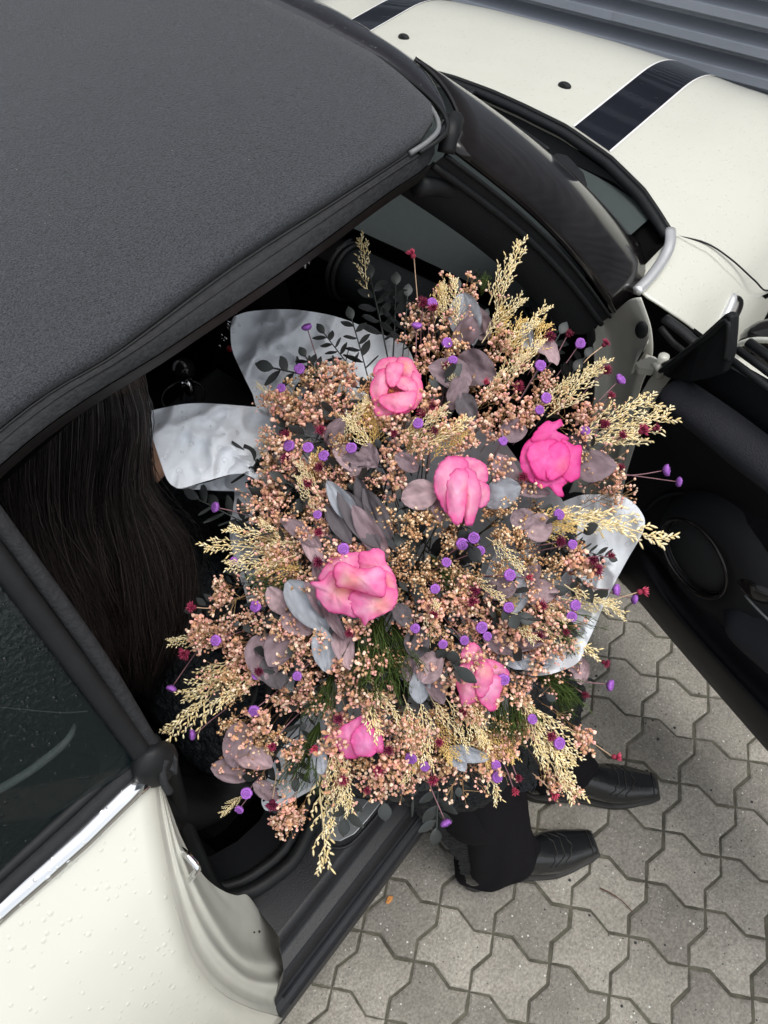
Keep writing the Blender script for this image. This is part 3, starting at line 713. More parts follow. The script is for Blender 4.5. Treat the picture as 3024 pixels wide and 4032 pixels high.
# hinge: plate, arm and knuckle
h = tube('door_hinge', catmull([atx(2545, 1420, 1.02), atx(2580, 1432, 1.0), atx(2600, 1455, .99)], 10), .008, m_jamb, car, sides=4, sq=1.4)
extrude_poly('hinge_plate', [atx(u, v, 1.025) for u, v in ((2547, 1352), (2549, 1362), (2500, 1420), (2482, 1473), (2492, 1470), (2516, 1430))], (-1, -.3, 0), .03, m_jamb, h, bevel=.002)
v, f = sweep_vf([atx(2612, 1412, 1.0) + [0, 0, .006], atx(2612, 1412, 1.0) - [0, 0, .04]], .009, 14); mesh('hinge_pin', v, f, m_jamb, h)
extrude_poly('check_arm', [atx(u, v, .995) for u, v in ((2500, 1425), (2560, 1400), (2600, 1420), (2570, 1455), (2515, 1448))], (-.3, 0, 1), .022, m_jamb, h, bevel=.003)

tube('wing_bracket', lin([atx(2618, 1252, 1.12), atx(2690, 1305, 1.11), atx(2760, 1370, 1.10)], 8), .011, m_plast, car, sides=6, sq=.6)
tube('wing_bracket', lin([atx(2600, 1290, 1.13), atx(2650, 1350, 1.12), atx(2700, 1390, 1.11)], 8), .006, m_rub, car, sides=6)
# ------------------------------------------------------------------ open passenger door
HD = np.array([1.0, -.86, 0]); DD = np.array([-.375, -.927, 0]); DN = np.array([-.927, .375, 0])
def dp(u, v, off=0.0): return atpl(u, v, HD + DN * off, DN)
def dl(s, z, off): return HD + DD * s + DN * off + np.array([0, 0, z])
dr = mesh('passenger_door', [dl(s, z, o) for o in (-.10, -.03) for s, z in ((-.0, .30), (1.02, .30), (1.08, .45), (1.06, .92), (.04, .95), (-.045, .86), (-.05, .60), (-.02, .40))],
          [tuple(range(8))[::-1], tuple(range(8, 16))] + [(i, (i + 1) % 8, (i + 1) % 8 + 8, i + 8) for i in range(8)], m_white, car, smooth=False); bev(dr, .008, 2)
dr['label'] = 'open passenger door with black padded trim'
DR = dr
# inner card, lofted from the padded top roll down to the pocket
def drow(L): return [dp(u, v, o) for u, v, o in L]
rows = [drow([(2642, 1487, .0), (2690, 1500, .0), (2760, 1545, .0), (3024, 1745, .0), (3200, 1880, .0), (3500, 2120, 0)]),
        drow([(2600, 1545, .0), (2670, 1570, .035), (2780, 1655, .04), (3024, 1840, .045), (3200, 1980, .045), (3500, 2220, .045)]),
        drow([(2556, 1615, .0), (2630, 1660, .03), (2760, 1750, .03), (3024, 1925, .035), (3200, 2070, .035), (3500, 2300, .035)]),
        drow([(2513, 1710, .0), (2595, 1790, .0), (2740, 1890, .0), (3024, 2040, .0), (3200, 2160, .0), (3500, 2390, .0)]),
        drow([(2462, 1850, .0), (2560, 1900, .0), (2720, 1960, .0), (3024, 2130, .01), (3200, 2260, .01), (3500, 2490, .01)]),
        drow([(2444, 1960, .0), (2545, 2000, .0), (2700, 2080, .0), (3024, 2350, .0), (3200, 2460, .0), (3500, 2690, .0)]),
        drow([(2448, 2060, .0), (2540, 2110, .0), (2700, 2300, .0), (3024, 2620, .0), (3200, 2760, .0), (3500, 3000, .0)]),
        drow([(2440, 2120, .005), (2540, 2190, .035), (2690, 2410, .04), (3024, 2770, .045), (3200, 2920, .045), (3500, 3190, .045)]),
        drow([(2435, 2160, .008), (2520, 2250, .05), (2680, 2450, .055), (3024, 2830, .06), (3200, 3000, .06), (3500, 3290, .06)]),
        drow([(2432, 2225, .0), (2500, 2310, .02), (2660, 2500, .02), (3024, 2925, .02), (3200, 3110, .02), (3500, 3400, .02)]),
        drow([(2428, 2270, -.03), (2500, 2350, -.03), (2660, 2540, -.03), (3024, 2960, -.03), (3200, 3150, -.03), (3500, 3440, -.03)])]
m_card = M('door_card', (.006, .006, .008), .5, spec=.22, bump=.8, bscale=700)
extrude_poly('door_edge', [dp(u, v, .001) for u, v in ((2580, 1463), (2642, 1487), (2598, 1548), (2556, 1617), (2513, 1712), (2470, 1850), (2440, 1990), (2436, 1900), (2471, 1760), (2497, 1663), (2524, 1546), (2551, 1498))], DN, .03, m_jamb, DR, bevel=.002)
card = loft('door_card', rows, m_card, DR, nu=60, nv=70)
# padded top roll
rows = []
for t in np.linspace(0, 1, 9):
    a = math.pi * t; r = []
    for u0, v0, u1, v1 in ((2664, 1482, 2640, 1540), (2700, 1490, 2680, 1580), (2790, 1545, 2740, 1640), (2900, 1620, 2840, 1725), (3024, 1712, 2950, 1815), (3250, 1880, 3180, 1985), (3500, 2070, 3430, 2180)):
        p0 = dp(u0, v0, .02); p1 = dp(u1, v1, .02); c = (p0 + p1) / 2; h_ = (p0 - p1) / 2
        sc = 1.0 if u0 > 2670 else .5
        r.append(c + h_ * math.cos(a) * sc + DN * .05 * math.sin(a) * sc)
    rows.append(r)
loft('padded_roll', rows, m_soft, DR, nu=50, nv=26)
# black mirror base triangle and window rubber
tri = [dp(2577, 1462, .01), dp(2580, 1440, .02), dp(2640, 1415, .03), dp(2760, 1320, .03), dp(2852, 1236, .03), dp(2882, 1245, .03), dp(2880, 1300, .03), dp(2872, 1400, .03), dp(2850, 1470, .03), dp(2780, 1495, .03), dp(2720, 1500, .03), dp(2655, 1497, .02), dp(2638, 1490, .01)]
extrude_poly('mirror_triangle', tri, DN, .016, m_rub, DR, bevel=.004)
tube('triangle_lip', catmull([dp(2600, 1462, .036), dp(2700, 1385, .038), (dp(2790, 1320, .038)), dp(2862, 1262, .038), dp(2866, 1330, .038), dp(2856, 1415, .038)], 40), .004, m_rub, DR, sides=8)
tube('triangle_lip', catmull([dp(2878, 1240, .034), dp(2876, 1330, .034), dp(2866, 1420, .034)], 20), .005, m_plast, DR, sides=8)
for k, (o_, dz, r_) in enumerate(((.012, 0, .006), (-.004, .008, .006), (-.024, .012, .008))):
    P = [dp(2868, 1405, .01) + DN * (o_ - .01) + [0, 0, dz], dp(3024, 1520, .01) + DN * (o_ - .01) + [0, 0, dz], dp(3024, 1520, .01) + DD * .85 + DN * (o_ - .01) + [0, 0, dz]]
    tube('waist_rubber', lin(P, 20), r_, m_rub, DR, sides=8)
extrude_poly('waist_shelf', [dp(2660, 1492, -.0), dp(2860, 1440, 0), dp(3024, 1535, 0), dp(3500, 1860, 0), dp(3500, 2080, .0), dp(3024, 1712, .0), dp(2790, 1550, .0)], DN, .02, m_plast, DR)
# outer mirror head beyond the door
mc = dp(3060, 1440, -.14) 
v, f = ellipsoid_vf(mc + [.01, -.03, .02], (.062, .105, .062), 24, 14); v = [np.array(p) for p in v]
mh = mesh('wing_mirror', v, f, m_gloss, DR)
tube('mirror_rim', [mc + np.array([-.035, -.03, .02]) + np.array([0, .098 * math.cos(a), .058 * math.sin(a)]) for a in np.linspace(0, 2 * math.pi, 33)[:-1]], .005, m_jamb, mh, closed=True, sides=6)
# speaker with its bulge
sc0 = dp(2790, 2165, .0); zz_ = np.array([0, 0, 1.0]); n_t = (DN + np.array([0, 0, .0])); n_t /= np.linalg.norm(n_t)
def ring(r, o, n=40, cx=0, cz=0, ex=1.0): return [sc0 + DD * (cx + r * math.cos(a) * ex) + zz_ * (cz + r * math.sin(a)) + DN * o for a in np.linspace(0, 2 * math.pi, n + 1)[:-1]]
RR = [ring(.150, .000, cx=.035, cz=.0), ring(.140, .014, cx=.032, cz=.0), ring(.122, .030, cx=.025, cz=.002), ring(.100, .038, cx=.012), ring(.084, .038), ring(.080, .034), ring(.078, .024)]
V_ = [p for r in RR for p in r]; sb = mesh('speaker_housing', V_, grid_faces(len(RR), 40, True), m_plast, DR)
m_grille = M('speaker_mesh', (.010, .012, .014), .5, bump=.8, bscale=1400)
V_ = []; 
for r_, o_ in ((.078, .026), (.074, .026), (.060, .031), (.040, .035), (.02, .037), (.001, .0375)): V_ += ring(r_, o_)
mesh('speaker_grille', V_, grid_faces(6, 40, True), m_grille, DR)
tube('speaker_ring', ring(.081, .037), .0045, m_gloss, DR, closed=True, sides=10)
tube('speaker_ring', ring(.074, .028), .002, m_gloss, DR, closed=True, sides=8)
# arm rest and pull at the frame edge
rows = []
for t in np.linspace(0, 1, 7):
    a = math.pi * t
    rows.append([dp(u, v, 0) + DN * (.01 + .055 * math.sin(a)) * k + (p1 - p0) * (t - .5) * .9 for (u, v, k, p0, p1) in [(u, v, k, dp(u, v - w_, 0), dp(u, v + w_, 0)) for u, v, k, w_ in ((2910, 2375, .6, 60), (2960, 2420, .95, 95), (3024, 2480, 1, 110), (3200, 2620, 1, 120), (3450, 2820, 1, 120))]])
loft('arm_rest', rows, m_soft, DR, nu=26, nv=18)
tube('arm_rest_seam', catmull([dp(2934, 2345, .06), dp(2985, 2400, .066), dp(3060, 2470, .068), dp(3300, 2670, .068)], 24), .0022, m_alu, DR, sides=6)
v, f = ellipsoid_vf(dp(3010, 2290, .0), (.04, .05, .035), 20, 10); mesh('handle_recess', v, f, m_gloss, DR)
for o_, L in ((.004, [(2540, 2010), (2620, 1950), (2760, 1960), (3024, 2110), (3300, 2330)]), (.004, [(2660, 2200), (2700, 2290), (2800, 2440), (3024, 2680), (3300, 2930)])):
    tube('card_seam', catmull([dp(u, v, o_) for u, v in L], 40), .004, m_plast, DR, sides=8)

# ------------------------------------------------------------------ cabin
def slab(name, x0, x1, y0, y1, z0, z1, mat, parent, bevel=None): return box(name, ((x0 + x1) / 2, (y0 + y1) / 2, (z0 + z1) / 2), (x1 - x0, y1 - y0, z1 - z0), mat, parent, bevel=bevel)
slab('cabin_floor', -1.2, 1.45, -.63, .66, .17, .20, m_dark, car)
slab('cabin_wall', -1.2, 1.45, .64, .66, .2, .95, m_dark, car)
slab('bulkhead', 1.42, 1.45, -.64, .66, .2, .90, m_dark, car)
slab('rear_bulkhead', -.80, -.78, -.64, .66, .2, 1.02, m_dark, car)
slab('footwell_side', 1.05, 1.43, -.655, -.64, .18, .88, m_dark, car)
slab('rear_side_trim', -.8, -.02, -.60, -.585, .2, .72, m_dark, car)
slab('tail_floor', -1.3, -.8, -.8, .8, .3, .34, m_dark, car)
# dashboard
DPR = [(1.44, .935), (1.30, .945), (1.10, .948), (1.00, .945), (.978, .935), (.975, .915), (.985, .90), (.985, .78), (1.02, .70), (1.12, .62), (1.30, .55)]
V_ = []
for y in np.linspace(-.605, .60, 24):
    for k, (x, z) in enumerate(DPR):
        w = abs(y) / .6; V_.append((x - (.06 * w ** 3 if k < 2 else 0) - .0 * w, y, z - .015 * w ** 4))
dash = mesh('dashboard', np.array(V_).reshape(24, -1, 3)[:, :5].reshape(-1, 3), grid_faces(24, 5), m_dash, car)
mesh('dash_front', np.array(V_).reshape(24, -1, 3)[:, 4:].reshape(-1, 3), grid_faces(24, len(DPR) - 4), m_dark, dash)
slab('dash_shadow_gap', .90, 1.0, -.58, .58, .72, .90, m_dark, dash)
cyl = []; f = []
RC = .052; cc = (.925, .872)
ys = [-.50, -.495, -.17, -.165]; rr_ = [.001, RC, RC, .001]
V_ = []
for y, r_ in zip(ys, rr_):
    for a in np.linspace(0, 2 * math.pi, 33)[:-1]: V_.append((cc[0] + r_ * math.cos(a), y, cc[1] + r_ * math.sin(a)))
m_weave = M('woven_trim', (.012, .015, .017), .5, spec=.3, bump=1.0, bscale=900)
mesh('trim_roll', V_, grid_faces(4, 32, True), m_weave, dash)
for y in (-.178, -.163):
    tube('roll_ring', [(cc[0] + (RC + .003) * math.cos(a), y, cc[1] + (RC + .003) * math.sin(a)) for a in np.linspace(0, 2 * math.pi, 33)[:-1]], .005, m_plast, dash, closed=True, sides=6)
for k in range(5): slab('vent_slat', .93, .99, -.145 + .03 * k, -.137 + .03 * k, .82, .91, m_plast, dash)
tube('vent_rim', [(.955 + .035 * math.cos(a), -.565, .90 + .035 * math.sin(a)) for a in np.linspace(0, 2 * math.pi, 25)[:-1]], .006, m_gloss, dash, closed=True, sides=8)
for k in range(4):
    p = at(2040 + 40 * k, 1170 + 22 * k, .955); q = at(2075 + 40 * k, 1245 + 22 * k, .945); tube('air_vent_slat', lin([p, q], 6), .0018, m_plast, dash, sides=6)
# faint embossed word on the dash top
cu = bpy.data.curves.new('embossed_tmp', 'FONT'); cu.body = 'AIRBAG'; cu.size = .016; cu.extrude = .0003
cu.materials.append(m_weave)
tmp = bpy.data.objects.new('embossed_tmp', cu); COL.objects.link(tmp); bpy.context.view_layer.update()
tme = bpy.data.meshes.new_from_object(tmp.evaluated_get(bpy.context.evaluated_depsgraph_get())); bpy.data.objects.remove(tmp)
tx = bpy.data.objects.new('embossed_word', tme); COL.objects.link(tx)
p = at(1858, 1082, .9492); tx.parent = dash; tx.location = p - ORG[dash]; tx.rotation_euler = (0, 0, math.radians(-90))
# centre stack: gear lever, rings, toggles
v, f = ellipsoid_vf(at(718, 1455, .72), (.027, .027, .024), 20, 12); kn = mesh('gear_knob', v, f, m_gloss, car)
tube('knob_collar', [at(735, 1500, .70), at(742, 1540, .66), at(745, 1580, .60)], [.012, .014, .022], m_chrome, kn, sides=12)
c = at(722, 1560, .58); tube('gaiter_ring', [c + [.05 * math.cos(a), .05 * math.sin(a), 0] for a in np.linspace(0, 2 * math.pi, 33)[:-1]], .003, m_gloss, kn, closed=True, sides=6)
slab('centre_console', .30, 1.0, .02, .22, .2, .50, m_plast, car, bevel=.02)
ca = at(893, 1232, .80)
cs = slab('centre_stack', ca[0] + .012, ca[0] + .10, ca[1] - .10, ca[1] + .16, .55, .90, m_dark, car, bevel=.01)
for (u, v_, r_) in ((893, 1232, .024), (906, 1290, .010), (880, 1330, .008), (1010, 1135, .012)):
    c = atx(u, v_, ca[0]); tube('dial_ring', [c + [0, r_ * math.cos(a), r_ * math.sin(a)] for a in np.linspace(0, 2 * math.pi, 25)[:-1]], .0022, m_chrome, cs, closed=True, sides=6)
for (u, v_) in ((930, 1232), (905, 1283), (892, 1335), (868, 1365), (985, 1165), (1000, 1158), (1215, 1030), (1200, 1048)):
    c = atx(u, v_, ca[0]); v, f = ellipsoid_vf(c, (.005, .004, .007), 8, 6); mesh('toggle', v, f, m_chrome, cs)
c = atx(905, 1372, ca[0]); v, f = ellipsoid_vf(c, (.008, .008, .008), 8, 6); mesh('warning_switch', v, f, M('red_plastic', (.35, .01, .02), .3), cs)
# seats
def seat(y0, lab):
    s = box('seat', (.22, y0, .40), (.50, .46, .16), m_dark, car, bevel=.05)
    Rr = Matrix.Rotation(math.radians(-14), 3, 'Y'); box('backrest', (-.06, y0, .72), (.13, .46, .60), m_dark, s, bevel=.05, R=np.array(Rr))
    for sy in (-1, 1):
        r = [(.44, y0 + sy * .20, .44), (.25, y0 + sy * .215, .475), (.05, y0 + sy * .215, .49), (-.01, y0 + sy * .21, .60), (-.05, y0 + sy * .20, .85)]
        tube('bolster', catmull(r, 20), .045, m_leather2, s, sides=12)
    box('headrest', (-.14, y0, 1.08), (.08, .24, .15), m_dark, s, bevel=.03)
m_leather2 = M('seat_leather', (.005, .005, .006), .42, spec=.25, bump=.4, bscale=300)
seat(-.36, 'passenger'); seat(.36, 'driver')
rb = box('rear_bench', (-.52, 0, .55), (.34, 1.1, .5), m_leather2, car, bevel=.05)
m_roll = M('roll_bar_highlight', (.50, .60, .59), .2, metal=.0, drops=.4, dscale=120)  # pale non-metal colour paints the bright curved highlight onto the bar
rbp = catmull(zs([(-160, 3185, 1.0), (20, 3095, 1.015), (140, 3020, 1.018), (250, 2930, 1.02), (285, 2880, 1.02), (292, 2850, 1.01)]), 30)
tube('roll_bar', rbp, [.0048] * 22 + [.0046, .0044, .004, .0036, .003, .0025, .002, .001], m_roll, car, sides=12)
tube('seat_stitch', catmull(zs([(-80, 2780, 1.03), (0, 2784, 1.03), (130, 2797, 1.035), (250, 2806, 1.035), (345, 2800, 1.035)]), 30), .0005, m_line, car, sides=4)
tl = mesh('boot_lid', [(x, y, z) for x, z in ((-.95, .985), (-1.05, .96), (-1.25, .93), (-1.38, .86)) for y in np.linspace(-.64, .64, 9)], grid_faces(4, 9), m_white, car)

# ------------------------------------------------------------------ seated person
per_ = thing('person', (.2, -.42, .5), 'person with long dark hair and black fur coat sitting sideways, black boots on paving', 'person')
def skin_mesh(name, nodes, edges, mat, parent, vox=.006):
    me = bpy.data.meshes.new(name); org = ORG[parent]
    me.from_pydata([tuple(V3(n[0]) - org) for n in nodes], edges, []); me.update(); me.materials.append(mat)
    o = bpy.data.objects.new(name, me); COL.objects.link(o); o.parent = parent; ORG[o] = org
    if vox:
        V_ = []; F_ = []
        for p_, r_ in nodes: v, f = ellipsoid_vf(p_, (r_, r_, r_), 20, 12, base=len(V_)); V_ += v; F_ += f
        for a_, b_ in edges:
            pa, ra = nodes[a_]; pb, rb_ = nodes[b_]; pa = V3(pa); pb = V3(pb)
            v, f = sweep_vf([pa * (1 - t) + pb * t for t in np.linspace(0, 1, 5)], [ra * (1 - t) + rb_ * t for t in np.linspace(0, 1, 5)], 20, base=len(V_)); V_ += v; F_ += f
        bpy.data.objects.remove(o); bpy.data.meshes.remove(me)
        o = mesh(name, V_, F_, mat, parent); m_ = o.modifiers.new('remesh', 'REMESH'); m_.mode = 'VOXEL'; m_.voxel_size = vox; m_.use_smooth_shade = True
        m_ = o.modifiers.new('smooth', 'SMOOTH'); m_.factor = .5; m_.iterations = 6 if vox > .005 else 3
        return o
    return o
HC = atd(340, 1705, 1.08); FD = np.array([.80, -.60, 0]); SDV = np.array([.60, .80, 0])
BPT = atd(890 * 1.8228, 1250 * 1.8228, 1.28)
nodes = []; edges = []
def nd(p, r, link=None):
    nodes.append((V3(p), r)); k = len(nodes) - 1
    if link is not None: edges.append((link, k))
    return k
pel = nd((.22, -.36, .54), .12); bel = nd((.24, -.31, .66), .10, pel); chs = nd((.255, -.28, .79), .105, bel); shd = nd((.26, -.28, .89), .075, chs)
nk = nd((.268, -.30, .97), .045, shd); jw = nd(atd(520, 1775, 1.04), .055, nk); hd = nd(HC + [0, 0, .01], .080, jw); tp = nd(HC + [0, 0, .065] - FD * .01, .062, hd)
ns = nd(HC + FD * .088 + [0, 0, -.015], .010, hd)
hands = []
for sg in (1, -1):
    s_ = nd(np.array([.26, -.28, .87]) + (SDV * .15 if sg > 0 else -SDV * .09 + np.array([.03, .03, -.02])), .045, shd)
    el = nd(np.array([.36, -.42, .66]) + SDV * (.17 if sg > 0 else .13) * sg, .036, s_)
    wr = nd(BPT + SDV * .075 * sg - FD * .05 + [0, 0, -.03], .026, el)
    pm = nd(BPT + SDV * .055 * sg + [0, 0, -.02 - .05 * (sg < 0)], .030, wr)
    for k in range(4):
        b = np.array(nodes[pm][0]) + FD * (.022) + np.array([0, 0, .026 - .018 * k]); L_ = [.024, .027, .025, .019][k]
        f1 = nd(b, .0095, pm); f2 = nd(b + FD * L_ * .7 - SDV * L_ * .8 * sg, .0085, f1); f3 = nd(np.array(nodes[f2][0]) - SDV * L_ * sg - FD * L_ * .4, .0075, f2)
    t1 = nd(np.array(nodes[pm][0]) - FD * .02 + [0, 0, .02] - SDV * .01 * sg, .011, pm); nd(np.array(nodes[t1][0]) - SDV * .03 * sg + [0, 0, .012], .009, t1)
KN = [np.array([.375, -.865, .50]), np.array([.545, -.86, .51])]; AN = [np.array([.335, -.975, .10]), np.array([.575, -.975, .10])]
for sg, kn, an in ((-1, KN[0], AN[0]), (1, KN[1], AN[1])):
    h_ = nd(np.array([.22, -.42, .53]) + SDV * .09 * sg, .08, pel); k_ = nd(kn, .058, h_); c_ = nd(kn * .6 + an * .4, .052, k_); a_ = nd(an, .036, c_)
    nd(an + np.array([.03, -.03, -.05]), .026, a_)
body = skin_mesh('body', nodes, edges, m_skin, per_, .0045)
for sg in (-1, 1):
    c = HC + FD * .068 + SDV * .030 * sg + [0, 0, .012]; v, f = ellipsoid_vf(c, (.010, .010, .006), 12, 8); mesh('eye', v, f, M('eye_white', (.7, .68, .65), .2), body)
    v, f = ellipsoid_vf(c + FD * .006, (.0045, .0045, .0045), 10, 6); mesh('iris', v, f, m_rub, body)
    c = HC + SDV * .082 * sg - FD * .005; v, f = ellipsoid_vf(c, (.010, .018, .028), 12, 8); mesh('ear', v, f, m_skin, body)
v, f = ellipsoid_vf(HC + FD * .082 + [0, 0, -.055], (.018, .006, .005), 12, 6); mesh('mouth', v, f, M('lips', (.45, .14, .12), .4), body)
# coat
n0 = []; e0 = []
def cn(p, r, link=None):
    n0.append((V3(p), r)); k = len(n0) - 1
    if link is not None: e0.append((link, k))
    return k
a = cn((.22, -.36, .54), .15); b = cn((.24, -.31, .68), .13, a); c = cn((.255, -.28, .80), .125, b); d = cn((.26, -.28, .89), .098, c); cn((.266, -.297, .965), .064, d)
for sg in (1, -1):
    s_ = cn(np.array([.26, -.28, .865]) + (SDV * .15 if sg > 0 else -SDV * .09 + np.array([.03, .03, -.02])), .065, c); el = cn(np.array([.36, -.42, .66]) + SDV * (.17 if sg > 0 else .13) * sg, .062, s_); cn(BPT + SDV * .085 * sg - FD * .07 + [0, 0, -.03], .055, el)
for sg, kn in ((-1, KN[0]), (1, KN[1])):
    h_ = cn(np.array([.22, -.44, .54]) + SDV * .09 * sg, .115, a); cn(kn + [-.005, .0, .02], .105, h_)
coat = skin_mesh('fur_coat', n0, e0, m_fur, per_, .008)
tx_ = bpy.data.textures.new('fur', 'CLOUDS'); tx_.noise_scale = .012; tx_.noise_depth = 2
dm = coat.modifiers.new('disp', 'DISPLACE'); dm.texture = tx_; dm.strength = .014; dm.mid_level = .4
# coat tail hanging behind the calf, and the hem over the knees: curly surface
def furry(name, rows, nu, nv, amp=.006, thick=.012):
    def fn(G):
        H = G.copy()
        for i in range(G.shape[0]):
            for j in range(G.shape[1]):
                p = G[i, j]; k = amp * 1.5 * abs(fbm(p, 60, 2)) + .004 * fbm(p, 18, 2)
                H[i, j] = p + np.array([k, -k * .8, k * .5])
        return H
    o = loft(name, rows, m_fur, coat, nu=nu, nv=nv, fn=fn); solid(o, thick, 0); return o
furry('coat_tail', [zs([(1400, 2880, .56), (1600, 2860, .58), (1800, 2840, .58)]), zs([(1475, 2990, .52), (1660, 2980, .52), (1842, 2980, .50)]),
                    zs([(1560, 3090, .42), (1690, 3110, .42), (1852, 3120, .42)]), zs([(1640, 3205, .33), (1745, 3205, .34), (1860, 3210, .34)]),
                    zs([(1725, 3280, .26), (1795, 3290, .27), (1862, 3290, .27)]), zs([(1790, 3370, .17), (1826, 3365, .18), (1862, 3360, .18)]),
                    zs([(1808, 3420, .11), (1832, 3420, .11), (1858, 3420, .11)]), zs([(1824, 3468, .05), (1838, 3464, .05), (1850, 3452, .06)])], 60, 90)
furry('coat_hem', [zs([(1780, 2860, .60), (1960, 2860, .62), (2140, 2850, .60)]), zs([(1820, 2960, .52), (1960, 2965, .54), (2125, 2960, .52)]),
                   zs([(1836, 3040, .45), (1960, 3060, .46), (2110, 3050, .45)]), zs([(1846, 3080, .42), (1965, 3108, .42), (2104, 3110, .42)])], 60, 40)
furry('coat_hem', [zs([(2120, 2700, .58), (2200, 2690, .58), (2270, 2700, .58)]), zs([(2150, 2800, .46), (2210, 2800, .47), (2275, 2790, .46)]), zs([(2170, 2880, .38), (2220, 2885, .38), (2282, 2860, .38)])], 40, 30)
# trousers: two wide legs
n1 = []; e1_ = []
for sg, kn in ((-1, KN[0]), (1, KN[1])):
    k0 = len(n1); n1 += [(np.array([.21, -.38, .53]) + SDV * .05 * sg, .10), (np.array([.22, -.42, .53]) + SDV * .09 * sg, .10), (kn, .078), (kn * .5 + AN[0 if sg < 0 else 1] * .5, .068)]
    e1_ += [(k0, k0 + 1), (k0 + 1, k0 + 2), (k0 + 2, k0 + 3)]
e1_.append((0, 4)); skin_mesh('trousers', n1, e1_, m_trouser, per_)
def leg(name, rows_, mat):
    V_ = []; n = 40
    R0 = []
    for cx, cy, cz, rx, ry, ax, ay, tilt in rows_: R0.append([cx, cy, cz, rx, ry, ax, ay, tilt])
    R0 = catmull_u(np.array(R0, float), 40)
    for i, (cx, cy, cz, rx, ry, ax, ay, tilt) in enumerate(R0):
        A_ = np.array([ax, ay]); A_ /= np.linalg.norm(A_); B_ = np.array([-A_[1], A_[0]])
        for k in range(n):
            t = 2 * math.pi * k / n; fold = 1 + .07 * math.sin(3 * t + i * .10) * (1 - i / 60) + .045 * math.sin(7 * t + i * .22) + .03 * fbm((math.cos(t) * 2, math.sin(t) * 2, i * .12), 1.2, 2)
            p = A_ * math.cos(t) * rx * fold + B_ * math.sin(t) * ry * fold
            V_.append((cx + p[0], cy + p[1], cz + tilt * math.cos(t)))
    o = mesh(name, V_, grid_faces(40, n, True), mat, per_); solid(o, .003, -1); return o
leg('trouser_leg', [(.385, -.88, .50, .075, .07, .79, -.61, 0), (.382, -.925, .36, .070, .062, .79, -.61, 0), (.372, -.955, .22, .070, .060, .79, -.61, .008), (.366, -.982, .12, .073, .062, .79, -.61, .016), (.357, -.988, .064, .090, .062, .79, -.61, .032)], m_trouser)
leg('trouser_leg', [(.545, -.87, .50, .075, .07, .62, -.78, 0), (.56, -.90, .36, .08, .062, .62, -.78, 0), (.575, -.935, .22, .085, .058, .62, -.78, .01), (.585, -.965, .13, .088, .056, .62, -.78, .02), (.59, -.985, .075, .09, .054, .62, -.78, .035)], m_trouser)
def boot(toe, F):
    F = np.array([F[0], F[1], 0.]); F /= np.linalg.norm(F); Sd = np.array([F[1], -F[0], 0]); toe = np.array([toe[0], toe[1], 0.])
    st_ = [0, .015, .05, .09, .13, .17, .20, .235, .262, .285, .297, .302]
    wd = [.020, .030, .034, .033, .034, .041, .044, .041, .035, .030, .027, .022]
    tz = [.09, .105, .115, .115, .108, .095, .082, .068, .058, .050, .043, .036]
    bz = [.030, .028, .028, .026, .018, .012, .010, .010, .011, .014, .017, .020]
    V_ = []; n = 28
    for s_, w, t_, b_ in zip(st_, wd, tz, bz):
        c0 = toe - F * (.302 - s_)
        for k in range(n):
            a_ = 2 * math.pi * k / n; cx = math.cos(a_); cz = math.sin(a_); e = .62
            x = w * np.sign(cx) * abs(cx) ** e; 
            z = (t_ + b_) / 2 + (t_ - b_) / 2 * np.sign(cz) * abs(cz) ** .8
            if cz > 0: x *= 1 - .28 * cz
            cr_ = .0018 * math.sin(s_ * 420 + 2.2 * cx) * gauss(s_, .185, .03) * (1 if cz > 0 else 0)
            V_.append(c0 + Sd * x + np.array([0, 0, z + cr_]))
    G = np.array(V_).reshape(len(st_), n, 3); G = np.stack([catmull_u(G[:, j], 48) for j in range(n)], 1)
    fs = grid_faces(48, n, True); fs.append(tuple(47 * n + k for k in range(n)))
    o = mesh('boot', G.reshape(-1, 3), fs, m_leather, per_)
    # toe cap seam and decorative stitching
    for s0, am in ((.272, .0), ):
        i0 = int(s0 / .302 * 44); tube('toe_seam', G[i0, 1:13] + [0, 0, .001], .0011, m_sole, o, sides=5)
    for s0 in (.15, .165, .18):
        pts_ = []
        for k in range(2, 13):
            i0 = int((s0 + .02 * math.sin((k - 2) / 10 * math.pi)) / .302 * 47); pts_.append(G[i0, k] + [0, 0, .0008])
        tube('stitch_line', catmull(pts_, 30), .0012, m_sole, o, sides=5)
    # welted sole and stacked heel
    def outline(s0, s1, grow):
        L, R_ = [], []
        for s_ in np.linspace(s0, s1, 16):
            w = float(np.interp(s_, st_, wd)) + grow; c0 = toe - F * (.302 - s_); L.append(c0 + Sd * w); R_.append(c0 - Sd * w)
        ex = F * grow; return [p + (ex if k > 13 else 0) for k, p in enumerate(L)] + [p + (ex if k < 2 else 0) for k, p in enumerate(R_[::-1])]
    def zz2(P, zf): return [np.array([p[0], p[1], zf(np.dot(p - toe, F) + .302)]) for p in P]
    P = zz2(outline(.0, .302, .005), lambda s_: float(np.interp(s_, [0, .07, .14, .2, .3], [.034, .034, .022, .013, .015]))); 
    so_ = extrude_poly('sole', P, (0, 0, 1), .011, m_sole, o, bevel=.002)
    P = zz2(outline(.0, .065, .003), lambda s_: .026); extrude_poly('heel', P, (0, 0, 1), .025, m_sole, o, bevel=.002)
    return o
boot((.527, -1.137), (.79, -.61)); boot((.722, -1.185), (.62, -.785))
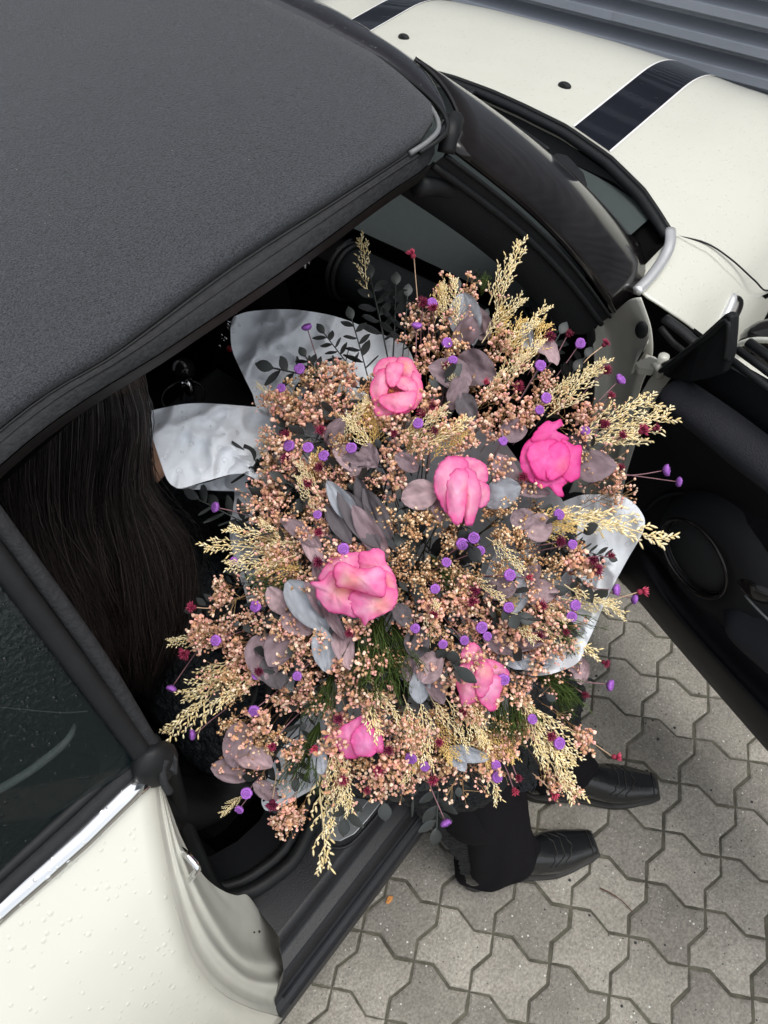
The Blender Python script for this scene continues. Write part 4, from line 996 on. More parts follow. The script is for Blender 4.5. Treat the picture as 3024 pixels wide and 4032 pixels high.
# hair: a soft mass and several thousand strands that follow eight guide locks
GD = [[(-90, 1760, 1.27), (-110, 1900, 1.16), (-60, 2100, 1.04), (60, 2330, .90), (200, 2560, .76)],
      [(40, 1680, 1.28), (10, 1850, 1.17), (60, 2100, 1.03), (200, 2380, .86), (370, 2620, .70)],
      [(160, 1600, 1.29), (130, 1800, 1.17), (160, 2080, 1.02), (300, 2400, .83), (450, 2700, .65)],
      [(280, 1540, 1.29), (270, 1760, 1.17), (290, 2060, 1.00), (400, 2400, .80), (520, 2760, .61)],
      [(400, 1490, 1.29), (410, 1720, 1.17), (400, 2030, .99), (480, 2360, .81), (560, 2730, .63)],
      [(470, 1460, 1.29), (530, 1680, 1.17), (500, 1950, 1.03), (580, 2220, .88), (620, 2520, .73), (590, 2790, .60)],
      [(510, 1440, 1.285), (566, 1640, 1.18), (560, 1820, 1.09), (580, 1950, 1.02), (690, 2150, .90), (715, 2400, .78), (690, 2620, .69)],
      [(530, 1440, 1.275), (578, 1660, 1.17), (576, 1830, 1.08), (592, 1915, 1.035), (650, 2010, .985), (740, 2135, .90), (772, 2330, .80), (764, 2500, .72)]]
NG = 30
GP = np.array([catmull(zs(g), NG) for g in GD]); GP = GP + (CAM - GP) * .04
def guide(t):
    t = min(max(t, 0), 6.999); i = int(t); f = t - i; return GP[i] * (1 - f) + GP[i + 1] * f
toC = CAM - HC; toC /= np.linalg.norm(toC)
rows = [guide(t) - toC * .030 for t in np.linspace(0, 6.1, 24)]
for k in (0, -1): rows[k] = rows[k] - toC * .03
G = np.array(rows); G += np.array([[toC * .010 * math.sin(j * .35 + 3 * math.sin(i * .5)) for i in range(NG)] for j in range(24)])
hm = mesh('hair', G.reshape(-1, 3), grid_faces(24, NG), m_hairbase, per_); solid(hm, .02, 0)
V_ = []; F_ = []; CC = []
NS = 5200
lk = [(rng.uniform(0, 7), rng.uniform(.4, 1.6), rng.uniform(0, 6.28), rng.uniform(.8, 2.0)) for _ in range(140)]
for s_ in range(NS):
    ci = rng.integers(0, 140); t0, spread, ph, fr = lk[ci]
    t = min(6.8, t0 + rng.normal(0, .12)); stray = rng.random() < .05
    P = guide(t).copy(); n = len(P); x = np.linspace(0, 1, n)
    side_ = np.array([.60, -.30, 0.1]) ; 
    wav = (.030 if t < 5.8 else .012) * np.sin(fr * 4.5 * x + ph) * x ** 1.3 + .010 * np.sin(fr * 10 * x + ph * 2) * x ** 2
    P += np.outer(wav, side_) + np.outer(rng.normal(0, .0022) * (1 + (9 if stray else 2.5) * x), side_)
    P += np.outer(rng.uniform(-.016, .010) + .020 * np.cos(fr * 6 * x + ph) * x + .010 * math.sin(ph) * (1 - .4 * x) + (.010 * x * rng.random() if stray else 0), toC)
    if stray: P += np.outer(.03 * rng.normal() * x ** 2 + .012 * np.sin(9 * x + ph), side_)
    m_ = int(n * rng.uniform(.72, 1.0)); P = P[:m_]
    P = P[::2] if m_ > 8 else P
    r = .00052 * np.linspace(1, .45, len(P)) * (rng.uniform(.7, 1.35))
    base = len(V_); v, f = sweep_vf(P, r, 3, base=base); V_ += v; F_ += f
    x2 = np.linspace(0, m_ / n, len(P)); k_ = rng.uniform(.4, 1.5) * (2.6 if rng.random() < .10 else 1)
    for q in x2: CC += [((.032 + .022 * q) * k_, (.030 + .009 * q) * k_, (.031 + .004 * q) * k_)] * 3  # own brown towards the tips; grey top and brightened strands paint in gloss
cv, cf = ellipsoid_vf(HC + [0, 0, .012] - FD * .012, (.088, .088, .10), 28, 20); cv = np.array(cv)
cf = [t for t in cf if (lambda q: np.dot(q, FD) < .018 or q[2] > .055 + .0)(cv[list(t)].mean(0) - HC)]
o = mesh('hair_crown', cv, cf, m_hairbase, hm); solid(o, .004, 1)
hs_ = mesh('hair_strands', V_, F_, m_hair, hm, cols=CC); tag(hs_, kind='stuff')

# ------------------------------------------------------------------ bouquet
K = 1.8228
bq = thing('bouquet', tuple(BPT), 'large bouquet of dried flowers and pink peonies in pale tissue paper', 'bouquet')
m_paper = M('tissue_paper', (.80, .84, .89), .7, tone=False, var=.05, vscale=70, bump=1.0, bscale=60, spec=.3)
def paper_print(m):
    t = m.node_tree; N = t.nodes; L = t.links; b = N['Principled BSDF']; src = b.inputs['Base Color'].links[0].from_socket
    tc = N.new('ShaderNodeTexCoord'); nz = N.new('ShaderNodeTexNoise'); nz.inputs['Scale'].default_value = 160
    mp = N.new('ShaderNodeVectorMath'); mp.operation = 'MULTIPLY_ADD'; L.new(tc.outputs['Object'], nz.inputs['Vector'])
    L.new(nz.outputs['Color'], mp.inputs[0]); mp.inputs[1].default_value = (.006, .006, .006); L.new(tc.outputs['Object'], mp.inputs[2])
    vo = N.new('ShaderNodeTexVoronoi'); vo.inputs['Scale'].default_value = 52; vo.inputs['Randomness'].default_value = .45; L.new(mp.outputs[0], vo.inputs['Vector'])
    a = N.new('ShaderNodeMath'); a.operation = 'COMPARE'; a.inputs[1].default_value = .20; a.inputs[2].default_value = .025; L.new(vo.outputs['Distance'], a.inputs[0])
    sc = N.new('ShaderNodeMath'); sc.operation = 'MULTIPLY'; sc.inputs[1].default_value = .30; L.new(a.outputs[0], sc.inputs[0])
    mx = N.new('ShaderNodeMix'); mx.data_type = 'RGBA'; L.new(sc.outputs[0], mx.inputs['Factor']); L.new(src, mx.inputs['A']); mx.inputs['B'].default_value = (.22, .24, .26, 1)
    L.new(mx.outputs['Result'], b.inputs['Base Color'])
    tr = N.new('ShaderNodeBsdfTranslucent'); L.new(mx.outputs['Result'], tr.inputs['Color']); ms = N.new('ShaderNodeMixShader'); ms.inputs[0].default_value = .25
    L.new(b.outputs[0], ms.inputs[1]); L.new(tr.outputs[0], ms.inputs[2]); L.new(ms.outputs[0], N['Material Output'].inputs['Surface'])
paper_print(m_paper)
def sheet(poly, dep, folds):
    """a sheet of tissue: outline in the picture, its own depth and folds"""
    P = np.array([(u, v) for u, v in poly], float); c = P.mean(0)
    ol = catmull([(u, v, 0) for u, v in poly], 200, True)[:, :2]
    V_ = []; nr_ = 30
    for k in range(nr_):
        t = 1 - k / (nr_ - 1) * .98
        for q in ol:
            p = c + (q - c) * t; dd = dep(p[0], p[1])
            for (fu, fv, an, w, am) in folds:
                s_ = (p[0] - fu) * math.cos(an) + (p[1] - fv) * math.sin(an); l_ = -(p[0] - fu) * math.sin(an) + (p[1] - fv) * math.cos(an)
                dd -= am * math.exp(-(s_ / w) ** 2) * math.exp(-(l_ / 160) ** 2)
            cr1 = abs(noise.noise(Vector((p[0] * .013 + p[1] * .006, p[1] * .010, 7.3)))); cr2 = abs(noise.noise(Vector((p[0] * .024 + 3, p[1] * .017, 2.1)))); dd += .030 * cr1 ** .8 + .016 * cr2 ** .7 - .014
            V_.append(atd(p[0] * K, p[1] * K, dd))
    fs = grid_faces(nr_, 200, True); fs.append(tuple((nr_ - 1) * 200 + k for k in range(200)))
    return mesh('wrapping_paper', V_, fs, m_paper, bq)
lerp = lambda a, b, t: a + (b - a) * t
sheet([(503, 760), (498, 715), (502, 690), (512, 681), (545, 672), (620, 668), (690, 676), (745, 690), (820, 720), (880, 750), (900, 830), (860, 900), (740, 900), (620, 895), (560, 884), (545, 850), (530, 820)],
      lambda u, v: 1.055 - .00022 * (v - 780), [(560, 770, .9, 22, .014), (640, 800, 2.3, 18, -.010), (600, 740, 1.5, 14, .006), (530, 820, .35, 10, .012), (700, 740, .4, 20, .008)])
sheet([(316, 893), (330, 886), (420, 871), (540, 878), (600, 886), (700, 930), (740, 1010), (720, 1070), (640, 1062), (575, 1046), (520, 1023), (450, 1038), (395, 1054), (374, 1050), (360, 1034), (348, 1002), (331, 950)],
      lambda u, v: .955 + .00028 * (u - 316) - .00022 * (v - 960), [(400, 930, 1.9, 14, .006), (480, 950, .75, 18, .012), (560, 990, .55, 16, -.010), (430, 900, 1.2, 10, .006), (600, 940, 1.1, 18, .010)])
sheet([(380, 1054), (440, 1044), (520, 1021), (560, 1035), (560, 1062), (500, 1061), (430, 1058)], lambda u, v: 1.01 + .0003 * (u - 370), [])
sheet([(512, 1024), (580, 1040), (680, 1060), (800, 1100), (800, 1300), (700, 1340), (600, 1290), (540, 1290), (512, 1230), (500, 1180), (496, 1140), (506, 1080)],
      lambda u, v: 1.07, [(560, 1100, .3, 20, .012), (620, 1150, 1.0, 16, -.010), (540, 1200, 0, 14, .010)])
sheet([(1230, 1078), (1290, 1068), (1345, 1071), (1384, 1104), (1391, 1143), (1352, 1215), (1312, 1290), (1272, 1382), (1235, 1440), (1120, 1450), (1040, 1300), (1100, 1150)],
      lambda u, v: 1.03 - .0002 * (u - 1250) - .00028 * (v - 1220), [(1330, 1110, .6, 14, .010), (1260, 1200, .4, 22, .012), (1200, 1330, .9, 20, -.008)])
sheet([(566, 1720), (569, 1745), (582, 1752), (602, 1747), (645, 1722), (700, 1690), (760, 1640), (790, 1540), (740, 1500), (640, 1560), (590, 1650)],
      lambda u, v: 1.10, [(620, 1680, .9, 14, .008), (680, 1620, .7, 16, .010)])
CU, CVp = 890.0, 1245.0
def depS(u, v):
    r2 = ((u - CU) / 520) ** 2 + ((v - CVp) / 640) ** 2
    return .925 + .105 * min(r2, 1.6)
def D(u, v, off=0.0): return atd(u * K, v * K, depS(u, v) + off)
def ppm(u, v, off=0.0): return K * (depS(u, v) + off) / FPX      # metres per displayed pixel
def growth(p): g = p - BPT; return g / np.linalg.norm(g)
def frame_from(z, xh=None):
    z = np.array(z) / np.linalg.norm(z); xh = np.array(xh if xh is not None else rng.normal(size=3)); x = xh - z * (xh @ z); x /= np.linalg.norm(x); y = np.cross(z, x)
    return np.stack([x, y, z], 1)
def base_mesh(name, v, f, mats, cols=None, smooth=True):
    me = bpy.data.meshes.new(name); me.from_pydata([tuple(p) for p in v], [], [tuple(t) for t in f]); me.update()
    for m_ in (mats if isinstance(mats, (list, tuple)) else [mats]): me.materials.append(m_)
    if smooth: me.polygons.foreach_set('use_smooth', [True] * len(me.polygons))
    if cols is not None:
        ca = me.color_attributes.new('tone', 'FLOAT_COLOR', 'POINT'); c4 = np.ones((len(v), 4)); c4[:, :3] = np.array(cols); ca.data.foreach_set('color', c4.ravel())
    return me
MXL = {}
def place(name, me, p, Rm, s, parent=bq):
    o = bpy.data.objects.new(name, me); COL.objects.link(o); o.parent = parent; org = ORG[parent]
    if np.ndim(s) == 0: s = (s, s, s)
    Mx = Matrix(((Rm[0, 0] * s[0], Rm[0, 1] * s[1], Rm[0, 2] * s[2], p[0] - org[0]), (Rm[1, 0] * s[0], Rm[1, 1] * s[1], Rm[1, 2] * s[2], p[1] - org[1]), (Rm[2, 0] * s[0], Rm[2, 1] * s[1], Rm[2, 2] * s[2], p[2] - org[2]), (0, 0, 0, 1)))
    o.matrix_local = Mx; MXL[o] = Mx; ORG[o] = np.array(p, float); return o
class MBld:
    def __init__(s): s.v = []; s.f = []; s.c = []
    def add(s, v, f, col):
        b = len(s.v); s.v += [np.array(p) for p in v]; s.f += [tuple(b + i for i in t) for t in f]
        s.c += ([col] * len(v) if np.ndim(col) == 1 else list(col))
    def stem(s, P, r, col, sides=3):
        v, f = sweep_vf(P, r, sides); s.add(v, f, col)
t_ = (1 + 5 ** .5) / 2
ICO = np.array([(-1, t_, 0), (1, t_, 0), (-1, -t_, 0), (1, -t_, 0), (0, -1, t_), (0, 1, t_), (0, -1, -t_), (0, 1, -t_), (t_, 0, -1), (t_, 0, 1), (-t_, 0, -1), (-t_, 0, 1)]); ICO /= np.linalg.norm(ICO[0])
ICF = [(0, 11, 5), (0, 5, 1), (0, 1, 7), (0, 7, 10), (0, 10, 11), (1, 5, 9), (5, 11, 4), (11, 10, 2), (10, 7, 6), (7, 1, 8), (3, 9, 4), (3, 4, 2), (3, 2, 6), (3, 6, 8), (3, 8, 9), (4, 9, 5), (2, 4, 11), (6, 2, 10), (8, 6, 7), (9, 8, 1)]
def ico(c, r, jit=.25): return [V3(c) + p * r * (1 + rng.uniform(-jit, jit)) for p in ICO], ICF
m_fl = M('dried_flower', (1, 1, 1), .75, tone=True, objvar=.12, spec=.2)
m_pet = M('peony_petal', (1, 1, 1), .5, tone=True, spec=.25, subs=.1)
def translucent(m, fac):
    t = m.node_tree; N = t.nodes; L = t.links; b = N['Principled BSDF']; src = b.inputs['Base Color'].links[0].from_socket
    tr = N.new('ShaderNodeBsdfTranslucent'); L.new(src, tr.inputs['Color']); ms = N.new('ShaderNodeMixShader'); ms.inputs[0].default_value = fac
    L.new(b.outputs[0], ms.inputs[1]); L.new(tr.outputs[0], ms.inputs[2]); L.new(ms.outputs[0], N['Material Output'].inputs['Surface'])
translucent(m_pet, .35)
m_leafm = M('eucalyptus_leaf', (1, 1, 1), .55, tone=True, objvar=.12, bump=.5, bscale=300, spec=.3)
m_darkleaf = M('dark_leaf', (.040, .045, .044), .5, objvar=.35, var=.1, vscale=60, spec=.3)
m_fern = M('fern', (.055, .080, .022), .6, tone=True, objvar=.25, spec=.2)
# --- templates
PEACH = [(.80, .43, .32), (.84, .42, .36), (.86, .55, .42), (.70, .38, .22), (.90, .68, .52), (.52, .33, .19), (.62, .32, .20), (.86, .48, .40)]
TAN = [(.58, .36, .19), (.64, .34, .18), (.80, .56, .33), (.46, .26, .12), (.90, .70, .48)]
def gyp(palette, nb, size, fr):
    m = MBld(); st = (.30, .17, .075); L0 = size * .55
    m.stem([(0, 0, -size * 1.0), (0, 0, 0), (0, 0, L0 * .5)], .00042, st)
    for b in range(nb):
        a = rng.uniform(0, 6.28); tilt = rng.uniform(.15, .85); z0 = rng.uniform(-.35, .35) * size
        d = np.array([math.cos(a) * math.sin(tilt), math.sin(a) * math.sin(tilt), math.cos(tilt)]); p0 = np.array([0, 0, z0]); L_ = size * rng.uniform(.45, .8)
        p1 = p0 + d * L_ * .55; m.stem([p0, (p0 + p1) / 2 + rng.normal(0, .001, 3), p1], .00036, st)
        for k in range(rng.integers(4, 8)):
            d2 = d + rng.normal(0, .55, 3); d2 /= np.linalg.norm(d2); p2 = p1 + d2 * L_ * rng.uniform(.2, .55); m.stem([p1, p2], .00026, (.34, .22, .11))
            col = np.array(palette[rng.integers(len(palette))]) * rng.uniform(.8, 1.15); r = fr * rng.uniform(.6, 1.2)
            v, f = ico(p2, r, .3); m.add(v, f, [tuple(col * (1.12 if i % 3 else .8)) for i in range(12)])
            if rng.random() < .55:
                v, f = ico(p2 + rng.normal(0, r * .9, 3), r * .8, .3); m.add(v, f, [tuple(col * (1.05 if i % 2 else .75)) for i in range(12)])
    return base_mesh('baby_breath', m.v, m.f, m_fl, m.c, smooth=False)
GY_P = [gyp(PEACH, 12, .042, rng.uniform(.0018, .0026)) for _ in range(5)]
GY_T = [gyp(TAN, 14, .036, rng.uniform(.0013, .0018)) for _ in range(5)]
def spray(cols, buds, spreadw, side_n=11):      # a flat, feathery spike of length 1 (z), cream or golden
    m = MBld(); c0 = np.array(cols[0])
    zz_ = np.linspace(0, 1, 14); wob = np.stack([.03 * np.sin(zz_ * 5 + rng.uniform(0, 6)), .02 * np.sin(zz_ * 7), zz_], 1)
    m.stem(wob, np.linspace(.009, .005, 14), tuple(c0 * .85), 4)
    for k in range(side_n):
        z0 = .12 + .85 * k / side_n; sd = 1 if k % 2 else -1; L_ = spreadw * (1 - .75 * z0) * rng.uniform(.7, 1.25) + .05
        p0 = np.array([np.interp(z0, zz_, wob[:, 0]), np.interp(z0, zz_, wob[:, 1]), z0])
        d = np.array([sd * rng.uniform(.35, .8), rng.uniform(-.4, .4), 1.0]); d /= np.linalg.norm(d)
        P = [p0, p0 + d * L_ * .5 + [sd * .01, 0, 0], p0 + d * L_ + [-sd * .012, 0, .02]]; m.stem(P, [.005, .0048, .0045], tuple(c0 * .92))
        for j in range(buds):
            t = (j + .6) / buds; q = np.array(P[0]) * (1 - t) + np.array(P[2]) * t; s2 = 1 if j % 2 else -1
            d3 = d + np.array([s2 * .6, rng.uniform(-.5, .5), .1]); d3 /= np.linalg.norm(d3); l3 = rng.uniform(.028, .055)
            cc_ = tuple(np.array(cols[rng.integers(len(cols))]) * rng.uniform(.85, 1.1))
            v, f = sweep_vf([q, q + d3 * l3 * .5, q + d3 * l3, q + d3 * l3 * 1.35], [.004, .0105, .0095, .003], 4); m.add(v, f, cc_)
    for j in range(6):
        q = np.array([0.03 * math.sin(5 + .3), 0, .88 + .022 * j]) * [1, 1, 1]; v, f = ico(wob[-1] + [rng.uniform(-.02, .02), rng.uniform(-.01, .01), -.02 * j], .010, .3); m.add(v, f, cols[0])
    return base_mesh('cream_spray', m.v, m.f, m_fl, m.c)
CREAM = [(.90, .75, .44), (.95, .84, .56), (.84, .67, .34)]; GOLD = [(.88, .63, .24), (.92, .70, .30), (.80, .55, .20)]
SP_C = [spray(CREAM, 5 + i % 2, .22 + .035 * i, 12 + i) for i in range(6)]; SP_G = [spray(GOLD, 8, .50, 18) for _ in range(4)]
def button():
    m = MBld(); n = 22; rings = [(.0, 1.05, -.62), (.55, 1.0, -.5), (.92, 1.0, -.15), (1.0, 1, .15), (.9, 1, .42), (.72, 1, .52), (.58, 1, .42), (.42, 1, .62), (.30, 1, .46), (.16, 1, .55), (.02, 1, .50)]
    v = []; cs = []
    for k, (r, s_, z) in enumerate(rings):
        for j in range(n):
            a = 2 * math.pi * j / n; jr = rng.uniform(-.10, .10); v.append((r * (1 + jr) * math.cos(a), r * (1 + jr) * math.sin(a), z * .95 + rng.uniform(-.07, .07)))
            hh = rng.uniform(.9, 1.15); w = [.45, .55, .8, 1.0, 1.25, 1.15, .55, 1.3, .55, 1.2, .6][k] * rng.uniform(.78, 1.22); cs.append((.30 * w, .105 * w, .44 * w))
    f = grid_faces(len(rings), n, True); f.append(tuple(range(n))[::-1]); f.append(tuple((len(rings) - 1) * n + j for j in range(n))); m.add(v, f, cs)
    return base_mesh('button_flower', m.v, m.f, m_fl, m.c)
BT = [button() for _ in range(8)]
def burg(c0, n=44, open_=1.0):
    m = MBld(); v, f = ellipsoid_vf((0, 0, -.25), (.42, .42, .4), 10, 6); m.add(v, f, tuple(np.array(c0) * .6))
    for k in range(n):
        ph = k * 2.39996; th = math.acos(1 - (k + .5) / n * 1.05) * open_; d = np.array([math.sin(th) * math.cos(ph), math.sin(th) * math.sin(ph), math.cos(th)]); d += rng.normal(0, .06, 3)
        w = rng.uniform(.7, 1.35); L_ = rng.uniform(.8, 1.1); v, f = sweep_vf([d * .2, d * .6 * L_, d * 1.0 * L_], [.06, .125, .015], 4, ref=np.cross(d, [.3, .2, 1]), sq=.45)
        cs = [tuple(np.array(c0) * w * .7)] * 4 + [tuple(np.array(c0) * w)] * 4 + [tuple(np.array(c0) * w * 1.5 + .03)] * 4; m.add(v, f, cs)
    return base_mesh('burgundy_flower', m.v, m.f, m_fl, m.c)
BG = [burg((.20, .018, .055)), burg((.26, .022, .065)), burg((.15, .012, .045)), burg((.45, .05, .10), 26, .6), burg((.20, .02, .05), 30, .75)]
def leafmesh(L_, W_, base, fold=.32, cup=.14, notch=.0, tip=0.0, n=12, mot=.24, mat=None, seedv=0):
    v = []; cs = []; nu_ = 11; base = np.array(base)
    for i in range(n):
        t = i / (n - 1); w = W_ * (math.sin(math.pi * min(1, max(0, t * .985 + .012)) ** (.85 + tip)) ** .62)
        for j in range(nu_):
            s_ = j / (nu_ - 1) * 2 - 1; x = s_ * w; y = L_ * (t - .5) ; 
            z = fold * abs(x) ** 1.2 + cup * (y / L_) ** 2 * -L_ + .11 * W_ * fbm((x / W_ * 1.5 + seedv, y / L_ * 2.2, seedv), 1.5, 2) * 2.2
            v.append((x, y, z)); vein = .16 * math.exp(-(s_ / .07) ** 2) + .07 * math.exp(-(((t * 6 - abs(s_) * 1.2) % 1 - .5) / .12) ** 2)
            k = 1 + vein + mot * fbm((x / W_ * 3, y / L_ * 4, seedv + 3), 2, 4) * 1.6 - .20 * (abs(s_) > .93); cs.append(tuple(base * k))
    return base_mesh('leaf', v, grid_faces(n, nu_), mat or m_leafm, cs)
MAUVE = (.26, .19, .21); GREYB = (.36, .38, .42); PINKM = (.42, .30, .32); DKM = (.12, .105, .115)
EU = {k: [leafmesh(2, w, c, seedv=i * 7 + ord(k)) for i, w in enumerate((.92, .80, .70))] for k, c in (('m', MAUVE), ('b', GREYB), ('p', PINKM), ('d', DKM))}
EUL = {k: [leafmesh(2, .36, c, fold=.35, tip=.2, seedv=i * 3 + ord(k)) for i in range(2)] for k, c in (('m', MAUVE), ('b', GREYB), ('p', PINKM), ('d', DKM))}
def rus():
    m = MBld(); v0 = []; n = rng.integers(4, 6)
    m.stem([(0, 0, -.4), (.01, 0, .3), (0, 0, 1)], .012, (.04, .03, .03), 4)
    for k in range(n * 2 + 1):
        z = .05 + .95 * k / (n * 2); a = (k % 2) * math.pi + rng.uniform(-.6, .6); up = rng.uniform(.5, 1.0); L_ = rng.uniform(.26, .38) * (1.1 - .3 * z)
        d = np.array([math.cos(a), math.sin(a), up]); d /= np.linalg.norm(d); w = np.cross(d, [0.2, .3, 1]); w /= np.linalg.norm(w); nn_ = np.cross(d, w)
        if k == n * 2: d = np.array([0, 0, 1.0]); w = np.array([1, 0, 0.]); nn_ = np.array([0, 1., 0])
        v = []; 
        for i in range(6):
            t = i / 5; ww = .085 * math.sin(math.pi * (t * .96 + .02)) ** .8
            for s_ in (-1, 0, 1): v.append(np.array([0, 0, z]) + d * L_ * t + w * ww * s_ + nn_ * (abs(s_) * .02 + .03 * t * t))
        m.add(v, grid_faces(6, 3), (.04, .04, .04))
    return base_mesh('ruscus_sprig', m.v, m.f, m_darkleaf)
RU = [rus() for _ in range(5)]
def fern():
    m = MBld()
    for k in range(46):
        d = np.array([rng.normal(0, .16), rng.normal(0, .16), 1.0]); L_ = rng.uniform(.6, 1.05); p1 = d * L_ * .5 + rng.normal(0, .02, 3); p2 = d * L_ + rng.normal(0, .06, 3); c = np.array((.055, .085, .020)) * rng.uniform(.5, 1.6)
        m.stem([(0, 0, 0), p1, p2], [.008, .006, .003], tuple(c))
        for j in range(5):
            t = rng.uniform(.35, .95); q = p1 * (1 - t) + p2 * t; m.stem([q, q + d * .10 + rng.normal(0, .035, 3)], .004, tuple(c * 1.2))
    return base_mesh('fern_tuft', m.v, m.f, m_fern, m.c)
FN = [fern() for _ in range(3)]
# --- placement
def spike(name, mes, a, b, off=0.0, w=1.0, jit=.0):
    p0 = D(*a, off + .02); p1 = D(*b, off - .005); d = p1 - p0; L_ = np.linalg.norm(d); Rm = frame_from(d, np.cross(d, CAM - p0)); 
    return place(name, mes[rng.integers(len(mes))], p0, Rm, (L_ * w, L_ * w, L_))
CR = [((800, 640), (776, 512)), ((1060, 660), (1124, 518)), ((1072, 690), (1105, 560)), ((1040, 740), (1128, 640)), ((1075, 770), (1160, 690)), ((1090, 760), (1188, 662)), ((1200, 860), (1310, 775)), ((1180, 900), (1290, 800)), ((1250, 930), (1412, 868)), ((1270, 960), (1448, 900)), ((1220, 970), (1380, 930)),
      ((1220, 1115), (1448, 1160)), ((1220, 1260), (1348, 1335)), ((1210, 1290), (1330, 1310)), ((1130, 1330), (1290, 1420)), ((1100, 1500), (1225, 1650)), ((1140, 1520), (1250, 1640)), ((1130, 1580), (1255, 1720)), ((1030, 1580), (1072, 1735)), ((700, 1640), (692, 1880)), ((735, 1640), (705, 1800)), ((745, 1600), (750, 1760)), ((715, 1600), (735, 1740)),
      ((500, 1450), (362, 1592)), ((510, 1430), (400, 1540)), ((520, 1420), (395, 1500)), ((620, 1180), (440, 1185)), ((640, 1200), (490, 1225)), ((640, 1170), (490, 1145)), ((660, 1190), (560, 1130)), ((470, 1360), (365, 1390)), ((530, 1715), (478, 1757)), ((620, 880), (556, 828)), ((960, 700), (955, 610)), ((1000, 730), (975, 600)),
      ((770, 1400), (820, 1590)), ((790, 1450), (860, 1560)), ((930, 1500), (1010, 1620)), ((900, 1500), (930, 1650)), ((870, 1500), (900, 1640)), ((1010, 1500), (1060, 1620)), ((1120, 1500), (1180, 1640)), ((740, 960), (790, 860)), ((820, 980), (740, 900)), ((880, 990), (1010, 900)), ((860, 960), (960, 880)), ((700, 1080), (640, 1000)),
      ((690, 1110), (640, 1030)), ((930, 1400), (940, 1300)), ((1000, 1240), (1090, 1290)), ((1060, 1310), (1160, 1380)), ((1120, 1290), (1230, 1340)), ((1150, 1120), (1330, 1130)), ((1150, 1140), (1300, 1105)), ((1030, 880), (1090, 800)), ((1060, 860), (1130, 760)), ((1100, 830), (1170, 730)), ((1130, 900), (1240, 820)), ((960, 1500), (1040, 1600)), ((1170, 1560), (1230, 1700)), ((560, 1430), (470, 1530)), ((900, 1620), (870, 1700)), ((1000, 860), (960, 790)), ((1050, 1160), (1130, 1230))]
for a, b in CR: spike('cream_spray', SP_C, a, b, -.012 + rng.uniform(-.01, .01), .95)
GL = [((820, 990), (790, 880)), ((800, 980), (830, 890)), ((760, 950), (800, 860)), ((900, 1000), (960, 920)), ((930, 1000), (1000, 930)), ((880, 990), (900, 920)), ((1060, 760), (1090, 670)), ((1090, 780), (1130, 690)), ((1110, 800), (1180, 700)), ((940, 700), (955, 620)), ((660, 1240), (580, 1190)), ((650, 1220), (560, 1230)), ((1070, 1350), (1110, 1290)), ((1130, 1150), (1240, 1140)), ((1120, 1160), (1220, 1110)), ((1000, 1570), (1060, 1650)), ((700, 1060), (680, 980)), ((860, 1560), (900, 1660)), ((1060, 1320), (1140, 1350)), ((1040, 1560), (1110, 1640)), ((930, 1540), (980, 1640))]
for a, b in GL: spike('golden_spray', SP_G, a, b, .0, 1.0)
RS = [((830, 740), (800, 600)), ((850, 740), (855, 615)), ((870, 760), (880, 640)), ((760, 800), (700, 720)), ((790, 800), (760, 690)), ((740, 830), (590, 795)), ((720, 860), (660, 770)), ((980, 760), (985, 630)), ((1010, 780), (1045, 690)), ((1170, 900), (1240, 800)), ((1200, 860), (1265, 770)), ((850, 1060), (820, 970)), ((900, 1040), (880, 1130)), ((820, 1060), (790, 1000)),
      ((740, 1560), (720, 1650)), ((760, 1620), (745, 1770)), ((820, 1560), (830, 1735)), ((620, 1600), (540, 1700)), ((520, 1290), (420, 1315)), ((560, 1260), (480, 1260)), ((620, 1170), (540, 1110)), ((1230, 1180), (1315, 1205)), ((1100, 1440), (1180, 1500)), ((560, 1640), (590, 1735)), ((650, 1560), (640, 1680)), ((880, 1400), (900, 1310)), ((1200, 1000), (1290, 960)), ((960, 1180), (1010, 1120)), ((600, 1380), (520, 1350)), ((700, 1480), (660, 1560)), ((980, 1600), (990, 1700)), ((830, 1640), (860, 1700)), ((1150, 820), (1210, 720))]
for a, b in RS: spike('ruscus_sprig', RU, a, b, .012, 1.0)
PE0 = [(857, 835, 95), (1190, 985, 112), (998, 1060, 95), (766, 1266, 118), (1045, 1465, 85), (790, 1595, 75)]
for k in range(110):       # dark foliage filling the inside of the bouquet
    r = math.sqrt(rng.random()) * .88; a_ = rng.uniform(0, 6.28); u = CU + math.cos(a_) * 440 * r; v = CVp + math.sin(a_) * 500 * r
    if any((u - x) ** 2 + (v - y) ** 2 < q * q for x, y, q in PE0): continue
    p = D(u, v, .035 + rng.uniform(0, .05)); g = growth(p) + rng.normal(0, .35, 3); place('ruscus_sprig', RU[rng.integers(5)], p - g * .05, frame_from(g), .10)
for a, b in [((800, 1320), (850, 1500)), ((825, 1330), (800, 1520)), ((845, 1340), (890, 1460)), ((780, 1330), (780, 1480)), ((1100, 1470), (1125, 1600)), ((1070, 1480), (1080, 1600)), ((1160, 1460), (1250, 1520)), ((1180, 1440), (1240, 1540)), ((1150, 1300), (1260, 1400)), ((690, 1560), (650, 1700)), ((640, 1250), (540, 1280)), ((930, 1200), (1000, 1290)), ((1040, 640), (1050, 590)), ((720, 1450), (690, 1560))]:
    spike('fern_tuft', FN, a, b, .004, 1.1)
